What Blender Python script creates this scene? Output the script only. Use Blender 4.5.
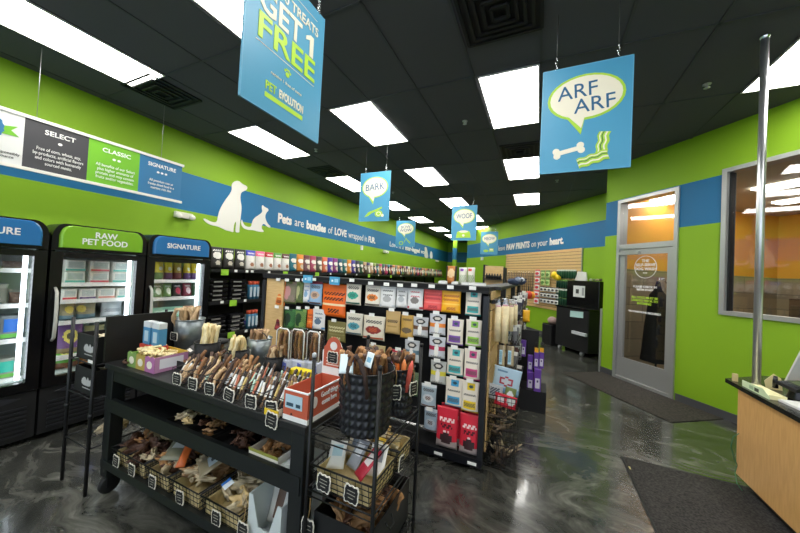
import bpy, bmesh, math, random
from mathutils import Vector, Matrix, noise
random.seed(7)
for o in list(bpy.data.objects): bpy.data.objects.remove(o)
SC = bpy.context.scene; COL = SC.collection; PI = math.pi

# ---------------- camera, world, exposure
MW = ((0.90932375, 0.03642692, -0.41449174), (0.41310899, 0.03997829, 0.90980366), (0.04971201, -0.99853634, 0.02130492))
F = 307.2255; HC = 1.55; H = 3.58
cam = bpy.data.cameras.new('camera'); cam.sensor_width = 36; cam.lens = F/800*36; cam.clip_start = .02
co = bpy.data.objects.new('camera', cam); COL.objects.link(co); SC.camera = co
m = Matrix.Identity(4)
for i in range(3):
    m[i][0] = MW[i][0]; m[i][1] = -MW[i][1]; m[i][2] = -MW[i][2]
m[2][3] = HC
co.matrix_world = m
w = bpy.data.worlds.new('world'); SC.world = w; w.use_nodes = True
w.node_tree.nodes['Background'].inputs[0].default_value = (.75, .85, 1, 1)
w.node_tree.nodes['Background'].inputs[1].default_value = 1.8
SC.view_settings.view_transform = 'Standard'; SC.view_settings.look = 'None'
SC.view_settings.exposure = 0.22; SC.view_settings.gamma = 1.0
LIGHT = 13.0      # strength of the ceiling panels

# ---------------- measuring helpers (sight line of a photo point met with a plane of the room)
def ray(px, py):
    c = (px-400, py-266.5, F)
    return Vector([sum(MW[i][k]*c[k] for k in range(3)) for i in range(3)])
def at_x(px, py, X): r = ray(px, py); return Vector((0, 0, HC)) + r*(X/r.x)
def at_y(px, py, Y): r = ray(px, py); return Vector((0, 0, HC)) + r*(Y/r.y)
def at_z(px, py, Z): r = ray(px, py); return Vector((0, 0, HC)) + r*((Z-HC)/r.z)
def rect_y(x0, y0, x1, y1, Y):
    xc, yc = (x0+x1)/2, (y0+y1)/2
    a, b, c, d = at_y(x0, yc, Y), at_y(x1, yc, Y), at_y(xc, y0, Y), at_y(xc, y1, Y)
    return (a.x+b.x)/2, abs(b.x-a.x), d.z, c.z      # centre x, width, bottom, top
def rect_x(x0, y0, x1, y1, X):
    xc, yc = (x0+x1)/2, (y0+y1)/2
    a, b, c, d = at_x(x0, yc, X), at_x(x1, yc, X), at_x(xc, y0, X), at_x(xc, y1, X)
    return (a.y+b.y)/2, abs(b.y-a.y), d.z, c.z

# ---------------- materials
_m = {}
def lin(v): return v/12.92 if v <= .04045 else ((v+.055)/1.055)**2.4
def rgb(h): return tuple(lin(int(h[i:i+2], 16)/255) for i in (0, 2, 4)) + (1,)
def mat(h, rough=.5, metal=0., emit=0., bump=0., bscale=40., var=0.):
    k = (h, rough, metal, emit, bump, bscale, var)
    if k in _m: return _m[k]
    M = bpy.data.materials.new('mat_'+h); M.use_nodes = True; nt = M.node_tree; b = nt.nodes['Principled BSDF']
    b.inputs['Base Color'].default_value = rgb(h); b.inputs['Roughness'].default_value = rough; b.inputs['Metallic'].default_value = metal
    if emit: b.inputs['Emission Color'].default_value = rgb(h); b.inputs['Emission Strength'].default_value = emit
    if bump or var:
        tc = nt.nodes.new('ShaderNodeTexCoord'); nz = nt.nodes.new('ShaderNodeTexNoise'); nz.inputs['Scale'].default_value = bscale; nz.inputs['Detail'].default_value = 4
        nt.links.new(tc.outputs['Object'], nz.inputs['Vector'])
        if bump:
            bp = nt.nodes.new('ShaderNodeBump'); bp.inputs['Strength'].default_value = bump; bp.inputs['Distance'].default_value = .01
            nt.links.new(nz.outputs['Fac'], bp.inputs['Height']); nt.links.new(bp.outputs['Normal'], b.inputs['Normal'])
        if var:
            r = nt.nodes.new('ShaderNodeValToRGB'); c = rgb(h)
            r.color_ramp.elements[0].position = .3; r.color_ramp.elements[1].position = .7
            r.color_ramp.elements[0].color = tuple(max(0, x*(1-var)) for x in c[:3])+(1,)
            r.color_ramp.elements[1].color = tuple(min(1, x*(1+var)) for x in c[:3])+(1,)
            nt.links.new(nz.outputs['Fac'], r.inputs[0]); nt.links.new(r.outputs[0], b.inputs['Base Color'])
    _m[k] = M; return M
def glass_mat(name, gloss=.08, tint=(1, 1, 1, 1)):
    M = bpy.data.materials.new(name); M.use_nodes = True; nt = M.node_tree; nt.nodes.clear()
    o = nt.nodes.new('ShaderNodeOutputMaterial'); mx = nt.nodes.new('ShaderNodeMixShader'); t = nt.nodes.new('ShaderNodeBsdfTransparent'); g = nt.nodes.new('ShaderNodeBsdfGlossy')
    t.inputs[0].default_value = tint; g.inputs['Roughness'].default_value = .03; mx.inputs[0].default_value = gloss
    nt.links.new(t.outputs[0], mx.inputs[1]); nt.links.new(g.outputs[0], mx.inputs[2]); nt.links.new(mx.outputs[0], o.inputs[0]); return M
GLASS = glass_mat('window_glass', .07); DGLASS = glass_mat('cooler_glass', .06); PLAST = glass_mat('clear_plastic', .14, (.93, .93, .93, 1))
def floor_mat():
    M = bpy.data.materials.new('polished_stained_concrete'); M.use_nodes = True; nt = M.node_tree; b = nt.nodes['Principled BSDF']; N = nt.nodes.new; L = nt.links.new
    tc = N('ShaderNodeTexCoord'); n1 = N('ShaderNodeTexNoise'); n1.inputs['Scale'].default_value = .75; n1.inputs['Detail'].default_value = 3; n1.inputs['Distortion'].default_value = 1.2
    L(tc.outputs['Object'], n1.inputs['Vector'])
    mx = N('ShaderNodeMix'); mx.data_type = 'VECTOR'; mx.inputs['Factor'].default_value = .45
    L(tc.outputs['Object'], mx.inputs[4]); L(n1.outputs['Color'], mx.inputs[5])
    mp = N('ShaderNodeMapping'); mp.inputs['Scale'].default_value = (1.0, 2.2, 1); mp.inputs['Rotation'].default_value = (0, 0, .5); L(mx.outputs[1], mp.inputs[0])
    n2 = N('ShaderNodeTexNoise'); n2.inputs['Scale'].default_value = 2.6; n2.inputs['Detail'].default_value = 9; n2.inputs['Roughness'].default_value = .62; n2.inputs['Distortion'].default_value = 2.6
    L(mp.outputs[0], n2.inputs['Vector'])
    r = N('ShaderNodeValToRGB'); e = r.color_ramp.elements
    e[0].position = .36; e[0].color = (.020, .021, .018, 1); e[1].position = .80; e[1].color = (.22, .22, .19, 1)
    a = e.new(.5); a.color = (.048, .049, .042, 1); a = e.new(.62); a.color = (.10, .10, .086, 1)
    L(n2.outputs['Fac'], r.inputs[0]); L(r.outputs[0], b.inputs['Base Color'])
    b.inputs['Roughness'].default_value = .2; b.inputs['Coat Weight'].default_value = .35; b.inputs['Coat Roughness'].default_value = .06
    n3 = N('ShaderNodeTexNoise'); n3.inputs['Scale'].default_value = 3; bp = N('ShaderNodeBump'); bp.inputs['Strength'].default_value = .12; bp.inputs['Distance'].default_value = .03
    L(tc.outputs['Object'], n3.inputs['Vector']); L(n3.outputs['Fac'], bp.inputs['Height']); L(bp.outputs['Normal'], b.inputs['Normal']); L(bp.outputs['Normal'], b.inputs['Coat Normal'])
    return M
def wood_mat(name, c1, c2, rough=.45, sc=(1.5, 1.5, 14)):
    M = bpy.data.materials.new(name); M.use_nodes = True; nt = M.node_tree; b = nt.nodes['Principled BSDF']; N = nt.nodes.new; L = nt.links.new
    tc = N('ShaderNodeTexCoord'); mp = N('ShaderNodeMapping'); mp.inputs['Scale'].default_value = sc; n = N('ShaderNodeTexNoise'); n.inputs['Scale'].default_value = 6; n.inputs['Detail'].default_value = 6
    r = N('ShaderNodeValToRGB'); r.color_ramp.elements[0].color = rgb(c1); r.color_ramp.elements[1].color = rgb(c2); r.color_ramp.elements[0].position = .35; r.color_ramp.elements[1].position = .65
    L(tc.outputs['Object'], mp.inputs[0]); L(mp.outputs[0], n.inputs['Vector']); L(n.outputs['Fac'], r.inputs[0]); L(r.outputs[0], b.inputs['Base Color']); b.inputs['Roughness'].default_value = rough
    return M
def tile_mat():
    M = bpy.data.materials.new('stone_tile'); M.use_nodes = True; nt = M.node_tree; b = nt.nodes['Principled BSDF']; N = nt.nodes.new; L = nt.links.new
    tc = N('ShaderNodeTexCoord'); br = N('ShaderNodeTexBrick'); br.inputs['Color1'].default_value = rgb('a39478'); br.inputs['Color2'].default_value = rgb('8d8068'); br.inputs['Mortar'].default_value = rgb('6e6552')
    br.inputs['Scale'].default_value = 1.0; br.inputs['Brick Width'].default_value = .6; br.inputs['Row Height'].default_value = .3; br.inputs['Mortar Size'].default_value = .006
    L(tc.outputs['UV'], br.inputs['Vector']); L(br.outputs['Color'], b.inputs['Base Color']); b.inputs['Roughness'].default_value = .5
    return M
GREEN = mat('84af12', .65, bump=.05, bscale=120); BLUE = mat('106a98', .6); BLACK = mat('0f0f11', .6); BLACKG = mat('0c0c0e', .25); STEELB = mat('17181a', .4, .3)
WHITE = mat('eeeeea', .5); CREAM = mat('ece6d6', .55); SIGNB = mat('4a98bd', .4); SIGNB2 = mat('62a9ca', .4); LIME = mat('b6dc3c', .4); TAN = wood_mat('maple_slatwall', 'd3ad72', 'e0bd84'); OAK = wood_mat('counter_maple', 'c99a5c', 'd4a668', .4, (9, 9, 1.2))
ALU = mat('b4b6b4', .38, .55); CHROME = mat('d8dadc', .12, 1.); GALV = mat('8e9698', .35, .75, var=.25, bscale=18); TAGB = mat('101214', .6); DARKSOIL = mat('2a2826', .9, bump=.5, bscale=75, var=1.3)

# ---------------- mesh builder
class MB:
    def __init__(s): s.v = []; s.f = []; s.fm = []; s.mats = []; s.smooth = []; s.uv = None
    def mi(s, m):
        if m not in s.mats: s.mats.append(m)
        return s.mats.index(m)
    def face(s, idx, m, sm=False): s.f.append(idx); s.fm.append(s.mi(m)); s.smooth.append(sm)
    def poly(s, pts, m): n = len(s.v); s.v += [tuple(p) for p in pts]; s.face(list(range(n, n+len(pts))), m)
    def box(s, x0, x1, y0, y1, z0, z1, m, T=None):
        P = [(x, y, z) for z in (z0, z1) for y in (y0, y1) for x in (x0, x1)]
        if T: P = [tuple(T @ Vector(p)) for p in P]
        n = len(s.v); s.v += P
        for q in ((0, 2, 3, 1), (4, 5, 7, 6), (0, 1, 5, 4), (2, 6, 7, 3), (0, 4, 6, 2), (1, 3, 7, 5)): s.face([n+i for i in q], m)
        return s
    def rbox(s, x0, x1, y0, y1, z0, z1, r, m):      # chamfered box: edges along z rounded plus top and bottom bevel
        def ring(dx, z):
            pts = []
            for cx, cy, a0 in ((x1-r, y1-r, 0), (x0+r, y1-r, 90), (x0+r, y0+r, 180), (x1-r, y0+r, 270)):
                for k in range(4):
                    a = math.radians(a0+30*k); pts.append((cx+(r-dx)*math.cos(a), cy+(r-dx)*math.sin(a), z))
            return pts
        q = r*.35; R = [ring(q, z0), ring(0, z0+q), ring(0, z1-q), ring(q, z1)]; n = len(s.v)
        for k in R: s.v += k
        for j in range(3):
            for i in range(16): s.face([n+j*16+i, n+j*16+(i+1) % 16, n+(j+1)*16+(i+1) % 16, n+(j+1)*16+i], m, False)
        s.face([n+i for i in reversed(range(16))], m); s.face([n+48+i for i in range(16)], m); return s
    def tube(s, pts, r, m, n=8, cap=True):
        pts = [Vector(p) for p in pts]; rs = r if isinstance(r, (list, tuple)) else [r]*len(pts); base = len(s.v); up = None
        for i, p in enumerate(pts):
            t = (pts[min(i+1, len(pts)-1)]-pts[max(i-1, 0)]).normalized()
            if up is None: up = Vector((0, 0, 1)) if abs(t.z) < .9 else Vector((1, 0, 0))
            a = t.cross(up).normalized(); b = a.cross(t).normalized(); up = b
            for k in range(n):
                g = 2*PI*k/n; s.v.append(tuple(p+(a*math.cos(g)+b*math.sin(g))*rs[i]))
        for i in range(len(pts)-1):
            for k in range(n): s.face([base+i*n+k, base+i*n+(k+1) % n, base+(i+1)*n+(k+1) % n, base+(i+1)*n+k], m if not isinstance(m, (list, tuple)) else m[i], n > 4)
        m0, m1 = (m[0], m[-1]) if isinstance(m, (list, tuple)) else (m, m)
        if cap: s.face([base+k for k in range(n)][::-1], m0); s.face([base+(len(pts)-1)*n+k for k in range(n)], m1)
        return s
    def lathe(s, prof, m, n=20, c=(0, 0, 0), fn=None):
        base = len(s.v)
        for r, z in prof:
            for k in range(n):
                a = 2*PI*k/n; rr = r if fn is None else fn(r, a, z); s.v.append((c[0]+rr*math.cos(a), c[1]+rr*math.sin(a), c[2]+z))
        for i in range(len(prof)-1):
            for k in range(n): s.face([base+i*n+k, base+i*n+(k+1) % n, base+(i+1)*n+(k+1) % n, base+(i+1)*n+k], m, True)
        return s
    def prism(s, pts, y0, y1, m, T=None):            # outline in x,z extruded along y
        n = len(pts); base = len(s.v); P = [Vector((x, y0, z)) for x, z in pts]+[Vector((x, y1, z)) for x, z in pts]
        if T: P = [T @ p for p in P]
        s.v += [tuple(p) for p in P]
        s.face([base+i for i in range(n)], m); s.face([base+n+i for i in reversed(range(n))], m)
        for i in range(n): s.face([base+i, base+n+i, base+n+(i+1) % n, base+(i+1) % n], m)
        return s
    def blob(s, c, r, m, seed=0, k=.25, sub=2):
        b = bmesh.new(); bmesh.ops.create_icosphere(b, subdivisions=sub, radius=1); base = len(s.v)
        for v in b.verts:
            f = 1+k*noise.noise(v.co*1.6+Vector((seed*3.1, seed, 0))); s.v.append((c[0]+v.co.x*r[0]*f, c[1]+v.co.y*r[1]*f, c[2]+v.co.z*r[2]*f))
        for f in b.faces: s.face([base+v.index for v in f.verts], m, True)
        b.free(); return s
    def build(s, name, parent=None, loc=None, rz=None, bevel=0):
        me = bpy.data.meshes.new(name); me.from_pydata([tuple(v) for v in s.v], [], s.f)
        for x in s.mats: me.materials.append(x)
        me.polygons.foreach_set('material_index', s.fm); me.polygons.foreach_set('use_smooth', s.smooth); me.update()
        b = bmesh.new(); b.from_mesh(me); bmesh.ops.recalc_face_normals(b, faces=b.faces)
        b.to_mesh(me); b.free()
        o = bpy.data.objects.new(name, me); COL.objects.link(o)
        if parent: o.parent = parent
        if loc: o.location = loc
        if rz is not None: o.rotation_euler.z = rz
        if bevel:
            bv = o.modifiers.new('bevel', 'BEVEL'); bv.width = bevel; bv.segments = 2; bv.limit_method = 'ANGLE'
        return o
def tag(o, label=None, cat=None, group=None, kind=None):
    if label: o['label'] = label
    if cat: o['category'] = cat
    if group: o['group'] = group
    if kind: o['kind'] = kind
    return o
def empty(name, loc=(0, 0, 0), rz=0, label=None, cat=None, group=None):
    o = bpy.data.objects.new(name, None); o.empty_display_size = .05; COL.objects.link(o); o.location = loc; o.rotation_euler.z = rz
    return tag(o, label, cat, group)
def struct(mb, name): o = mb.build(name); o['kind'] = 'structure'; return o
def copy_tree(o, parent=None):
    c = o.copy(); COL.objects.link(c)
    if parent: c.parent = parent
    for ch in list(o.children): copy_tree(ch, c)
    return c
class Proto:                                         # first use moves the source itself, later ones copy it
    def __init__(s, root): s.root = root; s.used = False
    def put(s, loc, rot=(0, 0, 0), label=None, cat=None, group=None, scale=None):
        o = s.root if not s.used else copy_tree(s.root)
        s.used = True; o.location = loc; o.rotation_euler = rot
        if scale is not None: o.scale = (scale,)*3 if not isinstance(scale, tuple) else scale
        return tag(o, label, cat, group)
def text(body, size, m, parent, loc, rot, align='LEFT', name='lettering', bold=0., ext=.0015, width=None, space=1., line=1.):
    cu = bpy.data.curves.new(name, 'FONT'); cu.body = body; cu.size = size; cu.extrude = ext; cu.offset = bold; cu.align_x = align; cu.align_y = 'CENTER'; cu.space_character = space; cu.space_line = line; cu.resolution_u = 3
    t = bpy.data.objects.new(name, cu); COL.objects.link(t)
    dg = bpy.context.evaluated_depsgraph_get(); me = bpy.data.meshes.new_from_object(t.evaluated_get(dg)); bpy.data.objects.remove(t)
    if width:
        xs = [v.co.x for v in me.vertices]; k = width/(max(xs)-min(xs))
        for v in me.vertices: v.co.x *= k
    me.name = name; me.materials.clear(); me.materials.append(m)
    o = bpy.data.objects.new(name, me); COL.objects.link(o); o.location = loc; o.rotation_euler = rot
    if parent: o.parent = parent
    return o
RX = (PI/2, 0, PI/2)       # text read by someone looking towards -x (on a wall that faces +x)
RY = (PI/2, 0, 0)          # text read by someone looking towards +y

# ================= THE ROOM
WX = -5.16; CW = Vector((1.03, 6.42, 0)); D = Vector((.5949, -.8038, 0)); N_ = Vector((.8038, .5949, 0)); CB = Vector((1.29, 8.14, 0))
WANG = math.atan2(D.y, D.x)
def WT(o): return Matrix.Translation(o) @ Matrix.Rotation(WANG, 4, 'Z')    # local x along the wall, local +y away from the shop
b = MB(); b.poly([(-5.4, -3.2, 0), (6.5, -3.2, 0), (6.5, 12, 0), (-2.9, 20, 0), (-5.4, 20, 0)], floor_mat()); fl = struct(b, 'floor')
CEIL = mat('525256', .85, bump=.25, bscale=350)
cp = [(-5.4, -3.2), (4.6, -3.2), (4.6, 2.2), tuple((CW+D*.0+N_*.05)[:2]), tuple((CB+D*.1+N_*.05)[:2]), (-2.9, 14.4), (-2.9, 18.6), (-5.4, 18.6)]
b = MB(); b.poly([(x, y, H) for x, y in cp], CEIL); b.poly([(x, y, H+.12) for x, y in reversed(cp)], CEIL)
for i in range(len(cp)):
    p, q = cp[i], cp[(i+1) % len(cp)]; b.poly([(*p, H), (*q, H), (*q, H+.12), (*p, H+.12)], CEIL)
struct(b, 'ceiling')
# dropped ceiling grid
def right_limit(y):
    if y < 6.42: return CW.x+D.x*((y-CW.y)/D.y)
    if y < 8.14: return 1.03
    return max(-3.1, CB.x+D.x*((y-CB.y)/D.y))
GX0, GP = -.06, .6215; GY0, GQ = 3.075, 1.1675
g = MB(); GM = mat('424346', .6)
xs = [GX0+GP*k for k in range(-8, 8)]; ys = [GY0+GQ*k for k in range(-5, 14)]
for x in xs:
    if x < -5.1 or x > 4.4: continue
    y1 = 18.3 if x < -3.1 else (CB.y+(x-CB.x)/D.x*D.y if x < 1.03 else CW.y+(x-CW.x)/D.x*D.y)
    g.box(x-.011, x+.011, -3, y1, H-.008, H-.001, GM)
for y in ys: g.box(WX, min(right_limit(y), 4.5)-.02, y-.011, y+.011, H-.008, H-.001, GM)
struct(g, 'trim_1')
def banded(b, pts, z1=2.375, z2=2.97, flip=False):   # wall strip along ground points, green with the blue band
    for i in range(len(pts)-1):
        p, q = pts[i], pts[i+1]
        for za, zb, m in ((0, z1, GREEN), (z1, z2, BLUE), (z2, H, GREEN)): b.poly([(p[0], p[1], za), (q[0], q[1], za), (q[0], q[1], zb), (p[0], p[1], zb)], m)
def wallbox(b, T, x0, x1, za, zb, y0=0, y1=.12):
    for lo, hi, m in ((0, 2.375, GREEN), (2.375, 2.97, BLUE), (2.97, H, GREEN)):
        a, c = max(za, lo), min(zb, hi)
        if c > a: b.box(x0, x1, y0, y1, a, c, m, T)
b = MB()
T = Matrix.Translation((WX, -3.1, 0)) @ Matrix.Rotation(PI/2, 4, 'Z'); wallbox(b, T, 0, 21.4, 0, H); struct(b, 'wall_left')
T = Matrix.Translation((WX, 18.3, 0)); b = MB(); wallbox(b, T, 0, 2.26, 0, H); struct(b, 'wall_back')
# pilaster in the far corner
pc = at_y(453.2, 240, 15.5); pd = at_y(457.2, 240, 15.5)
T = Matrix.Translation((pc.x, 15.5, 0)); b = MB(); wallbox(b, T, 0, pd.x-pc.x, 0, H, 0, .2); struct(b, 'trim_2')
TB = WT(CB); b = MB(); wallbox(b, TB, -7.3, 1.3, 0, H); struct(b, 'wall_right_rear')
b = MB(); wallbox(b, Matrix.Translation((-3.0, 14.1, 0)) @ Matrix.Rotation(PI/2, 4, 'Z'), 0, 4.2, 0, H, -.08, 0); struct(b, 'wall_right_end')
TW = WT(CW)
b = MB()     # door and window wall, openings at s .23-1.19 (door) and 1.675-5.2 (window)
DS0, DS1, WS0, WS1, WZ0, WZ1 = .25, 1.19, 1.675, 4.7, 1.24, 3.03
wallbox(b, TW, 0, DS0, 0, H); wallbox(b, TW, DS0, DS1, 2.95, H); wallbox(b, TW, DS1, WS0, 0, H); wallbox(b, TW, WS0, WS1, 0, WZ0); wallbox(b, TW, WS0, WS1, WZ1, H); wallbox(b, TW, WS1, 5.7, 0, H)
struct(b, 'wall_right')
b = MB(); T = Matrix.Translation(CW) @ Matrix.Rotation(WANG+PI/2, 4, 'Z'); wallbox(b, T, .12, 1.3, 0, H, -.01, .0); struct(b, 'wall_return')
b = MB(); b.box(4.42, 4.52, -3.1, 1.85, 0, H, GREEN); struct(b, 'wall_side')
# shop front behind the photographer: glazed opening
b = MB(); FR = mat('cfcfcc', .6)
b.box(WX, 4.5, -3.2, -3.1, 0, .4, FR); b.box(WX, 4.5, -3.2, -3.1, 3.0, H, FR)
for x in (-5.16, -3.3, -1.4, .5, 2.4, 4.34): b.box(x, x+.16, -3.2, -3.1, .4, 3.0, FR)
struct(b, 'wall_front')
b = MB(); BASE = mat('4c4d50', .5)
b.box(DS1+.02, 5.6, -.012, 0, 0, .1, BASE, TW); struct(b, 'baseboard_right')
b = MB(); b.box(0, DS0-.02, -.012, 0, 0, .1, BASE, TW); b.box(-7, .2, -.012, 0, 0, .1, BASE, TB); struct(b, 'baseboard_rear')
b = MB(); b.box(0, .012, -3, 18.2, 0, .1, BASE, Matrix.Translation((WX, 0, 0))); struct(b, 'baseboard_left')
b = MB(); b.box(-.03, .0, -.02, .2, 0, 1.1, ALU, TW); struct(b, 'trim_3')

# ---- groomer's room behind the glass
OR = mat('e9a136', .6); RC = mat('c9bda6', .8); TM = tile_mat(); RT = 4.0
def uvwall(name, p, q, z0, z1, m):
    L = (Vector(q)-Vector(p)).length
    me = bpy.data.meshes.new(name); me.from_pydata([(p[0], p[1], z0), (q[0], q[1], z0), (q[0], q[1], z1), (p[0], p[1], z1)], [], [(0, 1, 2, 3)])
    uv = me.uv_layers.new(); 
    for i, c in enumerate(((0, z0), (L, z0), (L, z1), (0, z1))): uv.data[i].uv = c
    me.materials.append(m); o = bpy.data.objects.new(name, me); COL.objects.link(o); o['kind'] = 'structure'; return o
P0 = CW+D*.12+N_*.12; P1 = CW+D*.12+N_*RT; P2 = CW+D*5.7+N_*RT; P3 = CW+D*5.7+N_*.12
for nm, p, q in (('wall_room_far', P0, P1), ('wall_room_side', P1, P2), ('wall_room_near', P2, P3)):
    uvwall(nm+'_tiled', p, q, 0, 1.82, TM); uvwall(nm, p, q, 1.82, 3.06, OR)
b = MB(); b.box(.05, 5.8, .12, RT+.1, 3.06, 3.1, RC, TW); struct(b, 'ceiling_room')
EM = mat('fffdf6', .5, emit=13.)
rl = []
for (s0, s1, t0, t1) in ((.16, .55, .75, 1.15), (.16, .5, 1.6, 1.95), (1.2, 2.2, 1.3, 1.6), (.8, 1.4, 2.5, 2.75)):
    b = MB(); b.box(s0, s1, t0, t1, 3.035, 3.058, EM, TW); o = b.build('ceiling_light'); rl.append(o)
for o, l in zip(rl, ('long fluorescent ceiling fixture seen through the pane above the glass door, nearer one', 'long fluorescent ceiling fixture seen through the pane above the glass door, second one back', 'big bright ceiling fixture seen through the top of the large window', 'second ceiling fixture back seen through the large window')): tag(o, l, 'ceiling light')
# ---- window 1
def frame_box(b, x0, x1, z0, z1, t, m, T, y0=-.025, y1=.13):
    b.box(x0, x0+t, y0, y1, z0, z1, m, T); b.box(x1-t, x1, y0, y1, z0, z1, m, T); b.box(x0+t, x1-t, y0, y1, z0, z0+t, m, T); b.box(x0+t, x1-t, y0, y1, z1-t, z1, m, T)
b = MB(); frame_box(b, WS0, WS1, WZ0, WZ1, .05, ALU, TW); b.box(3.15, 3.2, -.02, .12, WZ0+.05, WZ1-.05, ALU, TW); wf = struct(b, 'window_1')
b = MB(); b.box(WS0+.05, WS0+.068, .02, .1, WZ0+.05, WZ1-.05, BLACK, TW); b.box(WS0+.07, WS1-.05, .05, .056, WZ0+.05, WZ1-.05, GLASS, TW); o = b.build('pane', wf)
# ---- door 1
b = MB(); frame_box(b, DS0, DS1, 0.0, 2.95, .05, ALU, TW); b.box(DS0+.05, DS1-.05, -.02, .12, 2.12, 2.2, ALU, TW); dr = struct(b, 'door_1')
b = MB(); x0, x1 = DS0+.055, DS1-.055; z0, z1 = .02, 2.115; st = .085
b.box(x0, x0+st, .0, .045, z0, z1, ALU, TW); b.box(x1-st, x1, .0, .045, z0, z1, ALU, TW); b.box(x0+st, x1-st, .0, .045, z1-st, z1, ALU, TW); b.box(x0+st, x1-st, .0, .045, z0, .36, ALU, TW); b.build('door_leaf', dr)
b = MB(); b.box(x0+st, x1-st, .02, .026, .36, z1-st, GLASS, TW); b.build('door_pane', dr)
b = MB(); b.box(DS0+.05, DS1-.05, .05, .056, 2.2, 2.9, GLASS, TW); b.build('transom_pane', dr)
b = MB(); b.box(x0+.0, x0+.35, -.05, -.0, 2.03, 2.075, ALU, TW); b.tube([tuple(TW @ Vector(p)) for p in ((x0+.1, -.05, 2.09), (x0+.3, -.12, 2.11), (x0+.05, -.05, 2.14))], .008, ALU, 6); b.build('door_closer', dr)
TE = (PI/2, 0, WANG)
def wp(s, y, z): return TW @ Vector((s, y, z))
dcx = (x0+x1)/2
b = MB(); ring = [wp(dcx+.17*math.cos(a), .015, 1.83+.17*math.sin(a)) for a in [2*PI*k/32 for k in range(33)]]; b.tube(ring, .004, WHITE, 4); b.build('logo_ring', dr)
text('THE\nSELF-SERVE\nDOG WASH\n•••', .062, WHITE, dr, wp(dcx, .014, 1.83), TE, 'CENTER', bold=.001)
text('PLEASE CHECK IN\nWITH STAFF', .046, WHITE, dr, wp(dcx, .014, 1.50), TE, 'CENTER', bold=.001)
text('ALL DOGS MUST BE\nLEASHED PRIOR TO\nENTERING', .046, LIME, dr, wp(dcx, .014, 1.31), TE, 'CENTER', bold=.001)
text('VACCINATIONS REQUIRED', .04, WHITE, dr, wp(dcx, .014, 1.13), TE, 'CENTER', bold=.001, width=.5)
# coat / robe hanging inside behind the door
b = MB(); RB = mat('111214', .8); prof = [(.02, 1.95), (.05, 1.8), (.10, 1.72), (.12, 1.5), (.15, 1.2), (.17, .85), (.19, .62)]
b.lathe([(r, z) for r, z in prof], RB, 14, fn=lambda r, a, z: r*(1+.16*math.sin(5*a)))
o = b.build('hanging_apron'); o.location = CW+D*.45+N_*.62; o.location.z = -.32; o.rotation_euler.z = .3; tag(o, 'black grooming apron hanging behind the glass door', 'apron')
q = MB(); q.tube([(0, 0, 0), (0, 0, 1.68)], .014, CHROME, 8); q.tube([(0, 0, 1.65), (.07, 0, 1.67), (.11, 0, 1.6)], .008, CHROME, 6); q.lathe([(.0, 0), (.17, 0), (.17, .02), (.0, .03)], BLACK, 16); st_ = q.build('coat_stand'); st_.location = CW+D*.45+N_*.62; tag(st_, 'chrome pole stand carrying the black apron inside the grooming room', 'stand')
# dark cabinet seen at the right of the window
b = MB(); cb = mat('4a3524', .6); b.box(1.27, 1.95, 2.0, 2.45, 0, 1.46, cb, TW); b.box(1.3, 1.92, 1.98, 2.0, .1, 1.36, mat('33251a', .6), TW); o = b.build('storage_cabinet', bevel=.008); tag(o, 'dark brown cabinet standing inside the grooming room, seen low in the window', 'cabinet')
b = MB(); b.lathe([(.0, 1.462), (.09, 1.462), (.13, 1.51), (.12, 1.56), (.05, 1.59), (0, 1.59)], mat('151515', .5), 16); o = b.build('black_dome'); o.location = CW+D*1.5+N_*2.15; tag(o, 'rounded black dryer lying on the dark brown cabinet in the grooming room', 'dryer')
b = MB(); b.box(.85, .95, RT-.05, RT-.0, 2.2, 2.3, mat('d8463a', .5), TW); b.box(.87, .93, RT-.07, RT-.05, 2.21, 2.29, WHITE, TW); tag(b.build('fire_alarm'), 'red and white fire alarm sounder on the orange wall', 'alarm')

# ================= CEILING FIXTURES
EML = mat('fffdf8', .5, emit=LIGHT)
def panel(x0, x1, y0, y1, label, group=None):
    t = empty('ceiling_light', ((x0+x1)/2, (y0+y1)/2, H), 0, label, 'ceiling light', group); w2, l2 = (x1-x0)/2, (y1-y0)/2
    b = MB(); b.box(-w2, w2, -l2, l2, -.014, -.0095, EML); b.build('diffuser', t)
    f = MB(); fm = mat('d8d8d2', .5)
    for s in (-1, 1): f.box(s*w2-.006, s*w2+.006, -l2-.006, l2+.006, -.02, -.009, fm); f.box(-w2, w2, s*l2-.006, s*l2+.006, -.02, -.009, fm)
    f.build('frame', t); return t
cols = {'left': (-4.39, -3.795), 'middle': (-2.49, -1.9), 'right': (-.64, -.08)}
names = {-2: 'behind the camera', -1: 'nearest overhead', 0: 'second from the front', 1: 'third from the front', 2: 'fourth from the front', 3: 'fifth from the front', 4: 'sixth from the front', 5: 'last one at the far end'}
for c, (x0, x1) in cols.items():
    for k in range(-2, 6):
        y0 = 3.085+2.335*k
        if c == 'right' and k > 2: continue
        panel(x0, x1, y0, y0+1.15, 'bright rectangular ceiling panel light in the %s row, %s' % ({'left': 'left wall', 'middle': 'middle', 'right': 'right hand aisle'}[c], names[k]), 'ceiling panel lights')
for k, l in ((-2, 'behind the camera'), (-1, 'overhead'), (0, 'bright ceiling panel light at the top right corner beside the chrome pole')):
    panel(1.81, 2.41, 3.085+2.335*k, 4.235+2.335*k, l if k == 0 else 'bright ceiling panel light over the checkout counter, '+l)
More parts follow.
